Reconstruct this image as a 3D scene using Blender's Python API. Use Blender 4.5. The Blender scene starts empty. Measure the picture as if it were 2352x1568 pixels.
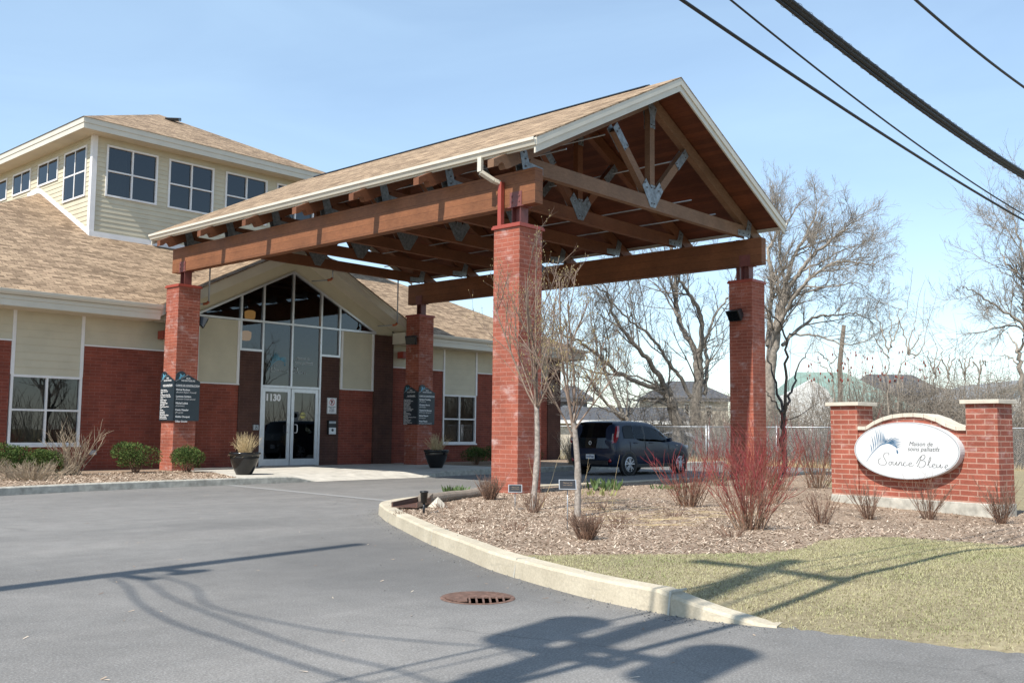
import bpy, math, random
from mathutils import Vector as V, Matrix
from mathutils.geometry import tessellate_polygon
random.seed(7)
R = math.radians
sc = bpy.context.scene
COL = sc.collection

# ------------------------------------------------------------------ camera, world, sun, exposure
CAM_LOC = V((-13.300, -11.954, 1.245)); YAW, PITCH, ROLL, FPX = 0.83209, 0.09041, 0.00983, 2267.23
_f = V((math.sin(YAW)*math.cos(PITCH), math.cos(YAW)*math.cos(PITCH), math.sin(PITCH)))
_r = V((math.cos(YAW), -math.sin(YAW), 0)); _u = _r.cross(_f)
_r2 = _r*math.cos(ROLL) + _u*math.sin(ROLL); _u2 = -_r*math.sin(ROLL) + _u*math.cos(ROLL)
cam = bpy.data.cameras.new('camera'); co = bpy.data.objects.new('camera', cam); COL.objects.link(co)
M = Matrix((( _r2.x, _u2.x, -_f.x, CAM_LOC.x), (_r2.y, _u2.y, -_f.y, CAM_LOC.y), (_r2.z, _u2.z, -_f.z, CAM_LOC.z), (0, 0, 0, 1)))
co.matrix_world = M
cam.sensor_width = 36; cam.lens = 36*FPX/2352; cam.clip_end = 3000; cam.clip_start = .05
sc.camera = co
SUN_AZ, SUN_EL = R(263.0), R(50.0)
def at(x, y, D):
    """world point seen at display pixel (2352 wide) at view depth D"""
    return CAM_LOC + (_f + _r2*((x-1176)/FPX) - _u2*((y-784)/FPX))*D
world = bpy.data.worlds.new('World'); sc.world = world; world.use_nodes = True
wn = world.node_tree.nodes; wl = world.node_tree.links
sky = wn.new('ShaderNodeTexSky'); sky.sky_type = 'NISHITA'; sky.sun_disc = False
sky.sun_elevation = SUN_EL; sky.sun_rotation = SUN_AZ; sky.air_density = 1.0; sky.dust_density = .25; sky.ozone_density = 1.1
tc = wn.new('ShaderNodeTexCoord'); mp = wn.new('ShaderNodeMapping'); mp.inputs['Scale'].default_value = (1.2, 1.2, 5.5); mp.inputs['Rotation'].default_value = (R(8), R(-14), R(20))
nz = wn.new('ShaderNodeTexNoise'); nz.inputs['Scale'].default_value = 1.7; nz.inputs['Detail'].default_value = 7; nz.inputs['Roughness'].default_value = .55; nz.inputs['Distortion'].default_value = .6
cr = wn.new('ShaderNodeValToRGB'); cr.color_ramp.elements[0].position = .36; cr.color_ramp.elements[0].color = (.20, .20, .20, 1); cr.color_ramp.elements[1].position = .85; cr.color_ramp.elements[1].color = (.36, .36, .36, 1)
mx = wn.new('ShaderNodeMix'); mx.data_type = 'RGBA'; mx.inputs[7].default_value = (4.7, 6.5, 8.0, 1)
wl.new(tc.outputs['Generated'], mp.inputs[0]); wl.new(mp.outputs[0], nz.inputs['Vector']); wl.new(nz.outputs[0], cr.inputs[0])
wl.new(cr.outputs[0], mx.inputs[0]); wl.new(sky.outputs[0], mx.inputs[6]); wl.new(mx.outputs[2], wn['Background'].inputs[0])
wn['Background'].inputs[1].default_value = .11
sl = bpy.data.lights.new('sun', 'SUN'); sl.energy = 3.9; sl.angle = R(.53); sl.color = (1, .95, .87)
so = bpy.data.objects.new('sun', sl); COL.objects.link(so)
SUN_DIR = V((math.sin(SUN_AZ)*math.cos(SUN_EL), math.cos(SUN_AZ)*math.cos(SUN_EL), math.sin(SUN_EL)))
so.rotation_euler = SUN_DIR.to_track_quat('Z', 'Y').to_euler(); so.location = (-40, -20, 40)
sc.view_settings.view_transform = 'Standard'; sc.view_settings.look = 'None'; sc.view_settings.exposure = .78; sc.view_settings.gamma = 1
sc.render.engine = 'CYCLES'; sc.cycles.use_denoising = True; sc.cycles.max_bounces = 8; sc.cycles.transparent_max_bounces = 24
sc.cycles.sample_clamp_indirect = 6

# ------------------------------------------------------------------ materials
MATS = {}
class NT:
    def __init__(s, name):
        s.m = bpy.data.materials.new(name); s.m.use_nodes = True; s.t = s.m.node_tree; s.b = s.t.nodes['Principled BSDF']
        s.uv = None; MATS[name] = s.m
    def n(s, t, **k):
        x = s.t.nodes.new(t)
        for a, v in k.items():
            if a in x.inputs: x.inputs[a].default_value = v
            else: setattr(x, a, v)
        return x
    def l(s, a, b): s.t.links.new(a, b)
    def coord(s, kind='Object', scale=(1, 1, 1), loc=(0, 0, 0)):
        t = s.n('ShaderNodeTexCoord'); m = s.n('ShaderNodeMapping'); m.inputs['Scale'].default_value = scale; m.inputs['Location'].default_value = loc
        s.l(t.outputs[kind], m.inputs[0]); return m.outputs[0]
    def noise(s, vec, scale, detail=4, rough=.55, dist=0):
        x = s.n('ShaderNodeTexNoise'); x.inputs['Scale'].default_value = scale; x.inputs['Detail'].default_value = detail; x.inputs['Roughness'].default_value = rough; x.inputs['Distortion'].default_value = dist
        s.l(vec, x.inputs['Vector']); return x.outputs[0]
    def ramp(s, fac, stops):
        x = s.n('ShaderNodeValToRGB'); e = x.color_ramp.elements
        while len(e) < len(stops): e.new(.5)
        for i, (p, c) in enumerate(stops):
            e[i].position = p; e[i].color = (*c, 1) if len(c) == 3 else c
        s.l(fac, x.inputs[0]); return x.outputs[0]
    def mix(s, fac, a, b, mode='MIX'):
        x = s.n('ShaderNodeMix', data_type='RGBA', blend_type=mode)
        for i, v in ((0, fac), (6, a), (7, b)):
            if hasattr(v, 'is_linked'): s.l(v, x.inputs[i])
            else: x.inputs[i].default_value = v if i == 0 else (*v, 1)
        return x.outputs[2]
    def math(s, op, a, b=0):
        x = s.n('ShaderNodeMath', operation=op)
        for i, v in ((0, a), (1, b)):
            if hasattr(v, 'is_linked'): s.l(v, x.inputs[i])
            else: x.inputs[i].default_value = v
        return x.outputs[0]
    def bump(s, h, strength=.3, dist=.01):
        x = s.n('ShaderNodeBump'); x.inputs['Strength'].default_value = strength; x.inputs['Distance'].default_value = dist
        s.l(h, x.inputs['Height']); s.l(x.outputs[0], s.b.inputs['Normal'])
    def col(s, c): s.l(c, s.b.inputs['Base Color'])
    def set(s, rough=.6, metal=0, spec=.5, color=None):
        s.b.inputs['Roughness'].default_value = rough; s.b.inputs['Metallic'].default_value = metal; s.b.inputs['Specular IOR Level'].default_value = spec
        if color: s.b.inputs['Base Color'].default_value = (*color, 1)

def plain(name, color, rough=.6, metal=0, var=.12, scale=6, spec=.5, kind='Object', bump=0):
    t = NT(name); t.set(rough, metal, spec)
    n = t.noise(t.coord(kind), scale, 5, .6)
    lo = tuple(c*(1-var*1.6) for c in color); hi = tuple(min(1, c*(1+var*1.2)) for c in color)
    t.col(t.ramp(n, [(.3, lo), (.7, hi)]))
    if bump: t.bump(n, bump, .01)
    return t.m

def brick(name, c1, c2, mortar, bw=.29, rh=.083, eff=0, ms=.008):
    t = NT(name); t.set(.82, 0, .3); uv = t.coord('UV')
    b = t.n('ShaderNodeTexBrick', offset=.5, Scale=1.0); b.inputs['Color1'].default_value = (*c1, 1); b.inputs['Color2'].default_value = (*c2, 1); b.inputs['Mortar'].default_value = (*mortar, 1)
    b.inputs['Mortar Size'].default_value = ms; b.inputs['Mortar Smooth'].default_value = .25; b.inputs['Brick Width'].default_value = bw; b.inputs['Row Height'].default_value = rh; b.inputs['Bias'].default_value = -.1
    t.l(uv, b.inputs['Vector'])
    o = t.coord('Object'); n1 = t.noise(o, 2.1, 6, .6); n2 = t.noise(o, 40, 4, .7)
    c = t.mix(1, b.outputs[0], t.ramp(n1, [(.28, (.74, .73, .72)), (.72, (1.2, 1.19, 1.17))]), 'MULTIPLY')
    c = t.mix(1, c, t.ramp(n2, [(.3, (.86, .86, .86)), (.7, (1.1, 1.1, 1.1))]), 'MULTIPLY')
    if eff:
        e = t.noise(t.coord('Object', (1, 1, 1.6)), 2.7, 8, .68); f = t.noise(t.coord('UV', (4, 11, 1)), 1, 3, .6)
        k = t.math('MULTIPLY', t.ramp(e, [(.53, (0, 0, 0)), (.70, (1, 1, 1))]), t.ramp(f, [(.35, (0, 0, 0)), (.65, (1, 1, 1))]))
        k = t.math('MULTIPLY', k, eff); c = t.mix(k, c, (.6, .5, .47))
    t.col(c)
    h = t.math('ADD', t.math('MULTIPLY', b.outputs[1], -1), t.math('MULTIPLY', n2, .35)); t.bump(h, .5, .012)
    return t.m

def shingle(name, light, dark):
    t = NT(name); t.set(.95, 0, .15); uv = t.coord('UV')
    def bt(w, h, off, loc, c1, c2, mo, bias=0):
        b = t.n('ShaderNodeTexBrick', offset=off, offset_frequency=2, squash=1, Scale=1.0); m = t.n('ShaderNodeMapping'); m.inputs['Location'].default_value = loc
        t.l(uv, m.inputs[0]); t.l(m.outputs[0], b.inputs[0])
        b.inputs['Color1'].default_value = (*c1, 1); b.inputs['Color2'].default_value = (*c2, 1); b.inputs['Mortar'].default_value = (*mo, 1); b.inputs['Bias'].default_value = bias
        b.inputs['Brick Width'].default_value = w; b.inputs['Row Height'].default_value = h; b.inputs['Mortar Size'].default_value = .008; b.inputs['Mortar Smooth'].default_value = .3
        return b
    mid = tuple((a+b)/2 for a, b in zip(light, dark))
    b1 = bt(.31, .142, .37, (0, 0, 0), light, dark, tuple(c*.5 for c in dark), -.25)  # dark gap colour paints the shadow lines between shingles
    b2 = bt(.173, .142, .61, (.07, 0, 0), (1.12, 1.1, 1.08), (.7, .68, .66), (.85, .85, .85))
    c = t.mix(.85, b1.outputs[0], b2.outputs[0], 'MULTIPLY')
    o = t.coord('Object'); n = t.noise(o, .5, 5, .6); n2 = t.noise(o, 55, 3, .7)
    c = t.mix(1, c, t.ramp(n, [(.3, (.88, .88, .88)), (.7, (1.1, 1.1, 1.1))]), 'MULTIPLY')
    c = t.mix(1, c, t.ramp(n2, [(.25, (.78, .78, .78)), (.75, (1.2, 1.2, 1.2))]), 'MULTIPLY'); t.col(c)
    # each course steps down at its lower edge
    sx = t.n('ShaderNodeSeparateXYZ'); t.l(uv, sx.inputs[0])
    saw = t.math('FRACT', t.math('DIVIDE', sx.outputs[1], .142)); h = t.math('ADD', t.math('MULTIPLY', saw, -1), t.math('MULTIPLY', n2, .3)); t.bump(h, .55, .02)
    return t.m

def wood(name, a, b, plank=0, rough=.62):
    t = NT(name); t.set(rough, 0, .35); uv = t.coord('UV', (.35, 1, 1)); g = t.noise(uv, 24, 6, .65, .4); big = t.noise(t.coord('Object'), 1.3, 3)
    c = t.ramp(g, [(.25, a), (.75, b)]); c = t.mix(1, c, t.ramp(big, [(.3, (.78, .77, .75)), (.7, (1.15, 1.15, 1.15))]), 'MULTIPLY')
    if plank:
        sx = t.n('ShaderNodeSeparateXYZ'); t.l(t.coord('UV'), sx.inputs[0]); fr = t.math('FRACT', t.math('DIVIDE', sx.outputs[1], plank))
        fl = t.math('FLOOR', t.math('DIVIDE', sx.outputs[1], plank)); w = t.n('ShaderNodeTexWhiteNoise', noise_dimensions='1D'); t.l(fl, w.inputs['W'])
        c = t.mix(1, c, t.ramp(w.outputs[0], [(0, (.72, .72, .72)), (1, (1.15, 1.15, 1.15))]), 'MULTIPLY')
        line = t.ramp(fr, [(.0, (.3, .3, .3)), (.06, (1, 1, 1))]); c = t.mix(1, c, line, 'MULTIPLY')
    t.col(c); t.bump(g, .25, .006); return t.m

brick('brick_red', (.25, .05, .03), (.195, .038, .025), (.27, .085, .06))
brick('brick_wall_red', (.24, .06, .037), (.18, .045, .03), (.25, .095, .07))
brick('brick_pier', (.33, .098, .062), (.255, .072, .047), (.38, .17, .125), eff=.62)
brick('brick_sign', (.34, .10, .065), (.265, .075, .05), (.44, .25, .19), eff=.5, ms=.011)
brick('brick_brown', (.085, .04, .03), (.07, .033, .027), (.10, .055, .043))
shingle('shingle_tan', (.375, .275, .185), (.145, .10, .067))
wood('wood_beam', (.165, .06, .026), (.255, .105, .045), .19)
wood('wood_truss', (.12, .042, .018), (.19, .074, .032))
wood('wood_grey', (.14, .072, .04), (.225, .13, .075))
wood('wood_deck', (.10, .029, .013), (.16, .05, .022), .14)
wood('wood_pole', (.10, .08, .065), (.2, .165, .13), 0, .9)
plain('white_trim', (.74, .72, .70), .45, var=.05, scale=2)
plain('cream_metal', (.58, .54, .45), .4, var=.04, scale=2)
plain('cream_soffit', (.60, .54, .42), .5, var=.05, scale=2)
plain('cream_siding', (.53, .48, .355), .6, var=.06, scale=1.5)
plain('aluminium', (.62, .63, .65), .32, .55, var=.05)
plain('galvanised', (.215, .235, .25), .45, .5, var=.28, scale=14)
plain('steel_red', (.16, .05, .042), .5, var=.1)
plain('cap_red', (.30, .055, .035), .45, var=.06)
plain('black_plastic', (.012, .013, .015), .4, var=.2)
plain('black_gloss', (.004, .0045, .006), .12, var=.1)
plain('pot_black', (.008, .008, .009), .16, var=.2)
plain('wire_black', (.010, .010, .012), .55, var=.2)
plain('steel_bolt', (.12, .10, .09), .5, .6)
plain('pipe_grey', (.36, .38, .40), .4, .5, var=.1)
plain('bronze', (.22, .15, .09), .5)
plain('fitting_orange', (.36, .09, .03), .5, var=.1)
plain('concrete', (.50, .47, .41), .85, var=.14, scale=3, bump=.15)
def kerb_mat():
    t = NT('kerb_concrete'); t.set(.9, 0, .25); o = t.coord('Object'); a = t.noise(o, 2.2, 6, .65); f = t.noise(o, 45, 4, .7); st_ = t.noise(t.coord('Object', (1, 1, 9)), 3.5, 5, .65)
    c = t.ramp(a, [(.3, (.42, .365, .27)), (.7, (.55, .485, .37))]); c = t.mix(1, c, t.ramp(f, [(.3, (.84, .84, .84)), (.7, (1.1, 1.1, 1.1))]), 'MULTIPLY')
    c = t.mix(t.ramp(st_, [(.56, (0, 0, 0)), (.72, (.55, .55, .55))]), c, (.30, .27, .215)); c = t.mix(t.ramp(t.noise(o, 7, 5, .7), [(.62, (0, 0, 0)), (.7, (.5, .5, .5))]), c, (.62, .58, .50)); t.col(c); t.bump(f, .35, .006)
kerb_mat()
plain('concrete_footing', (.42, .40, .345), .9, var=.22, scale=7, bump=.3)
plain('cast_stone', (.56, .50, .41), .8, var=.08, scale=9, bump=.1)
plain('sign_white', (.60, .61, .61), .35, var=.02, scale=1)
plain('board_slate', (.022, .036, .047), .38, var=.1)
plain('letter_white', (.78, .78, .78), .5, var=.02)
plain('letter_grey', (.04, .043, .046), .5, var=.05)
plain('letter_frost', (.55, .60, .62), .5, var=.02)
plain('frond_blue', (.02, .11, .22), .5, var=.25, scale=9)
plain('frond_pale', (.12, .36, .50), .5, var=.1)
plain('sign_red', (.5, .03, .04), .5, var=.03)
plain('sticker_yellow', (.55, .50, .18), .5, var=.05)
plain('paper_blue', (.05, .12, .2), .6, var=.4, scale=60)
plain('bark_young', (.29, .25, .215), .8, var=.3, scale=22, bump=.4)
plain('bark_grey', (.20, .175, .145), .9, var=.35, scale=7, bump=.6)
plain('bark_tan', (.29, .25, .205), .9, var=.3, scale=7)
plain('bark_dark', (.085, .072, .064), .9, var=.3, scale=8)
plain('twig_tan', (.34, .27, .19), .85, var=.3, scale=8)
plain('twig_young', (.23, .165, .125), .8, var=.3, scale=8)
plain('twig_brown', (.21, .125, .085), .85, var=.3, scale=8)
plain('bud_yellow', (.33, .26, .12), .7)
plain('straw', (.62, .48, .27), .8, var=.25, scale=12)
plain('sumac_red', (.20, .045, .03), .9, var=.3, scale=30)
plain('leaf_yew', (.04, .075, .018), .6, var=.5, scale=9)
plain('leaf_shoot', (.075, .12, .035), .55, var=.4, scale=14)
plain('leaf_lime', (.25, .25, .08), .6, var=.3, scale=14)
plain('plastic_brown', (.10, .05, .035), .5, var=.15)
plain('pipe_brown', (.20, .165, .13), .6, var=.15)
plain('rust', (.17, .10, .075), .85, .2, var=.3, scale=20, bump=.4)
plain('pit_shade', (.008, .007, .006), .9)
plain('interior_wall', (.16, .14, .12), .8)
plain('interior_dark', (.03, .026, .022), .8)
plain('column_cream', (.62, .55, .40), .7)
plain('rubber', (.012, .012, .013), .75)
plain('alloy', (.62, .63, .65), .3, .35)
plain('plate_white', (.70, .72, .73), .4, var=.02)
plain('plate_blue', (.03, .05, .16), .5)
plain('house_cream', (.52, .46, .36), .8, var=.06)
plain('house_white', (.70, .70, .68), .7, var=.05)
plain('house_brick', (.22, .19, .17), .85, var=.15)
plain('roof_grey', (.075, .077, .083), .9, var=.2, scale=3)
plain('roof_lightgrey', (.22, .23, .235), .9, var=.15, scale=3)
plain('roof_brown', (.15, .115, .095), .9, var=.2, scale=3)
plain('roof_green', (.20, .29, .245), .6, var=.1, scale=1)
plain('roof_rust', (.36, .20, .13), .7, var=.15, scale=2)
plain('chainlink', (.44, .46, .48), .45, .5)

def carpaint(name, color):
    t = NT(name); t.set(.35, .0, .3, color); t.b.inputs['Coat Weight'].default_value = .35; t.b.inputs['Coat Roughness'].default_value = .05
    n = t.noise(t.coord('Object'), 90, 2); t.col(t.ramp(n, [(.3, tuple(c*.9 for c in color)), (.7, tuple(c*1.1 for c in color))]))
carpaint('paint_navy', (.006, .015, .038)); carpaint('paint_red', (.25, .012, .02)); carpaint('paint_white', (.7, .7, .72)); carpaint('paint_silver', (.3, .34, .4))
t = NT('lamp_red'); t.set(.15, 0, .6); t.col(t.ramp(t.noise(t.coord('Object'), 30), [(.3, (.22, .008, .012)), (.7, (.32, .012, .02))])); t.b.inputs['Coat Weight'].default_value = 1
t = NT('lamp_clear'); t.set(.1, .3, .8); t.col(t.ramp(t.noise(t.coord('Object'), 30), [(.3, (.45, .45, .47)), (.7, (.6, .6, .6))]))
t = NT('car_glass'); t.set(.03, 0, .22); t.col(t.ramp(t.noise(t.coord('Object'), 2), [(.3, (.003, .0035, .004)), (.7, (.005, .006, .007))]))
def glassmat(name, tint, ior, dark):
    t = NT(name); out = t.t.nodes['Material Output']; tr = t.n('ShaderNodeBsdfTransparent'); tr.inputs[0].default_value = (*tint, 1)
    gl = t.n('ShaderNodeBsdfGlossy'); gl.inputs['Roughness'].default_value = .0; gl.inputs[0].default_value = (.93, .96, 1, 1)
    fr = t.n('ShaderNodeFresnel'); fr.inputs[0].default_value = ior
    bn = t.n('ShaderNodeBump'); bn.inputs['Strength'].default_value = .02; bn.inputs['Distance'].default_value = .02; t.l(t.noise(t.coord('Object'), .8, 2), bn.inputs['Height']); t.l(bn.outputs[0], gl.inputs['Normal'])
    m = t.n('ShaderNodeMixShader'); t.l(fr.outputs[0], m.inputs[0]); t.l(tr.outputs[0], m.inputs[1]); t.l(gl.outputs[0], m.inputs[2]); t.l(m.outputs[0], out.inputs[0])
    t.t.nodes.remove(t.b)
glassmat('glass_window', (.30, .33, .34), 1.75, 0); glassmat('glass_high', (.22, .25, .28), 1.5, 0); glassmat('glass_car', (.55, .6, .58), 1.35, 0)
t = NT('lamp_glow'); t.set(.6, 0, .3, (.6, .35, .12)); t.b.inputs['Emission Color'].default_value = (1, .5, .16, 1); t.b.inputs['Emission Strength'].default_value = .32
t.col(t.ramp(t.noise(t.coord('Object'), 12), [(.3, (.3, .15, .05)), (.7, (.42, .22, .08))]))

# ground materials
def asphalt(name, base):
    t = NT(name); t.set(.88, 0, .35); o = t.coord('Object')
    big = t.noise(o, .28, 6, .62, .5); sm = t.noise(o, 75, 3, .75); mid = t.noise(o, 3.2, 6, .65)
    c = t.ramp(big, [(.3, tuple(c*.84 for c in base)), (.72, tuple(c*1.16 for c in base))])
    c = t.mix(1, c, t.ramp(mid, [(.28, (.86, .86, .86)), (.72, (1.1, 1.1, 1.1))]), 'MULTIPLY')
    c = t.mix(1, c, t.ramp(sm, [(.3, (.62, .62, .62)), (.5, (1, 1, 1)), (.72, (1.55, 1.53, 1.5))]), 'MULTIPLY')
    v = t.n('ShaderNodeTexVoronoi', feature='F1', Scale=130.0); t.l(o, v.inputs['Vector'])
    sp = t.ramp(v.outputs['Color'], [(.80, (0, 0, 0)), (.84, (1, 1, 1))]); c = t.mix(t.math('MULTIPLY', sp, .35), c, (.36, .36, .35))
    # tyre wear along the drive, a few hairline cracks and old oil spots
    wear = t.noise(t.coord('Object', (.35, 1.6, 1), (3, 1, 0)), .5, 4, .55, .8); c = t.mix(1, c, t.ramp(wear, [(.38, (.90, .905, .91)), (.62, (1.06, 1.055, 1.05))]), 'MULTIPLY')
    wv = t.n('ShaderNodeTexVoronoi', feature='DISTANCE_TO_EDGE', Scale=.23); w_ = t.n('ShaderNodeMix', data_type='VECTOR'); w_.inputs[0].default_value = .3
    nn = t.n('ShaderNodeTexNoise'); nn.inputs['Scale'].default_value = 1.6; nn.inputs['Detail'].default_value = 7; nn.inputs['Roughness'].default_value = .7; t.l(o, nn.inputs['Vector']); t.l(o, w_.inputs[4]); t.l(nn.outputs['Color'], w_.inputs[5]); t.l(w_.outputs[1], wv.inputs['Vector'])
    gate = t.ramp(t.noise(o, .31, 2), [(.56, (0, 0, 0)), (.66, (1, 1, 1))]); crk = t.math('MULTIPLY', t.ramp(wv.outputs['Distance'], [(.0, (1, 1, 1)), (.0032, (0, 0, 0))]), gate); c = t.mix(t.math('MULTIPLY', crk, .3), c, (.035, .034, .033))
    tcx = t.n('ShaderNodeTexCoord'); vd = t.n('ShaderNodeVectorMath', operation='DISTANCE'); vd.inputs[1].default_value = (-6.6, -4.9, 0); t.l(tcx.outputs['Object'], vd.inputs[0])
    gut = t.math('ADD', vd.outputs['Value'], t.math('MULTIPLY', t.noise(o, .9, 4), 1.6)); c = t.mix(t.ramp(t.math('DIVIDE', gut, 6), [(.36, (.5, .5, .5)), (.62, (0, 0, 0))]), c, (.085, .083, .08))
    oil = t.math('MULTIPLY', t.ramp(t.noise(o, 1.15, 3, .5), [(.70, (0, 0, 0)), (.78, (1, 1, 1))]), .28); c = t.mix(oil, c, (.075, .073, .072))
    t.col(c); t.bump(sm, .5, .006); return t.m
asphalt('asphalt', (.182, .174, .163))
plain('asphalt_joint', (.25, .245, .235), .9, var=.12, scale=30)
def soil(name, stops, sc1=26, dist=.8, bs=.8):
    t = NT(name); t.set(.95, 0, .2); o = t.coord('Object'); a = t.noise(o, sc1, 6, .7, dist); b = t.noise(o, 1.1, 5, .6)
    c = t.ramp(a, stops); c = t.mix(1, c, t.ramp(b, [(.3, (.8, .8, .8)), (.7, (1.15, 1.15, 1.15))]), 'MULTIPLY'); t.col(c); t.bump(a, bs, .03); return t.m
soil('mulch', [(.3, (.17, .115, .08)), (.5, (.30, .222, .16)), (.7, (.45, .36, .27))])
soil('lawn_soil', [(.3, (.20, .165, .095)), (.6, (.33, .28, .175)), (.75, (.25, .25, .12))], 18)
soil('ground_far', [(.3, (.13, .11, .055)), (.6, (.24, .2, .11)), (.75, (.2, .19, .08))], 3)
def variegated(name, stops, per='Object Info'):
    t = NT(name); t.set(.85, 0, .25); g = t.n('ShaderNodeNewGeometry'); t.col(t.ramp(g.outputs['Random Per Island'], stops)); return t.m
variegated('chips', [(0, (.17, .11, .08)), (.3, (.32, .23, .165)), (.7, (.46, .36, .27)), (1, (.62, .52, .41))])
def lawn_mat():
    t = NT('grass_blades'); t.set(.85, 0, .2); g = t.n('ShaderNodeNewGeometry'); o = t.coord('Object'); n = t.noise(o, .9, 5, .65)
    dry = t.ramp(g.outputs['Random Per Island'], [(0, (.29, .265, .13)), (.4, (.40, .36, .20)), (1, (.50, .45, .28))]); grn = t.ramp(g.outputs['Random Per Island'], [(0, (.15, .18, .065)), (.5, (.22, .25, .10)), (1, (.33, .33, .17))])
    t.col(t.mix(t.ramp(n, [(.42, (.12, .12, .12)), (.68, (.85, .85, .85))]), dry, grn))
lawn_mat()

variegated('yew_leaves', [(0, (.020, .040, .010)), (.5, (.05, .09, .02)), (.85, (.09, .13, .03)), (1, (.15, .17, .05))])
variegated('gravel', [(0, (.07, .07, .07)), (1, (.19, .19, .185))])
def dogwood_mat():
    t = NT('dogwood_bark'); t.set(.6, 0, .4); tc = t.n('ShaderNodeTexCoord'); s = t.n('ShaderNodeSeparateXYZ'); t.l(tc.outputs['Generated'], s.inputs[0])
    n = t.noise(tc.outputs['Object'], 9, 3); f = t.math('ADD', s.outputs[2], t.math('MULTIPLY', t.math('SUBTRACT', n, .5), 1.3))
    t.col(t.ramp(f, [(.05, (.27, .18, .12)), (.34, (.23, .09, .06)), (.66, (.25, .03, .034))]))
dogwood_mat()

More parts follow.
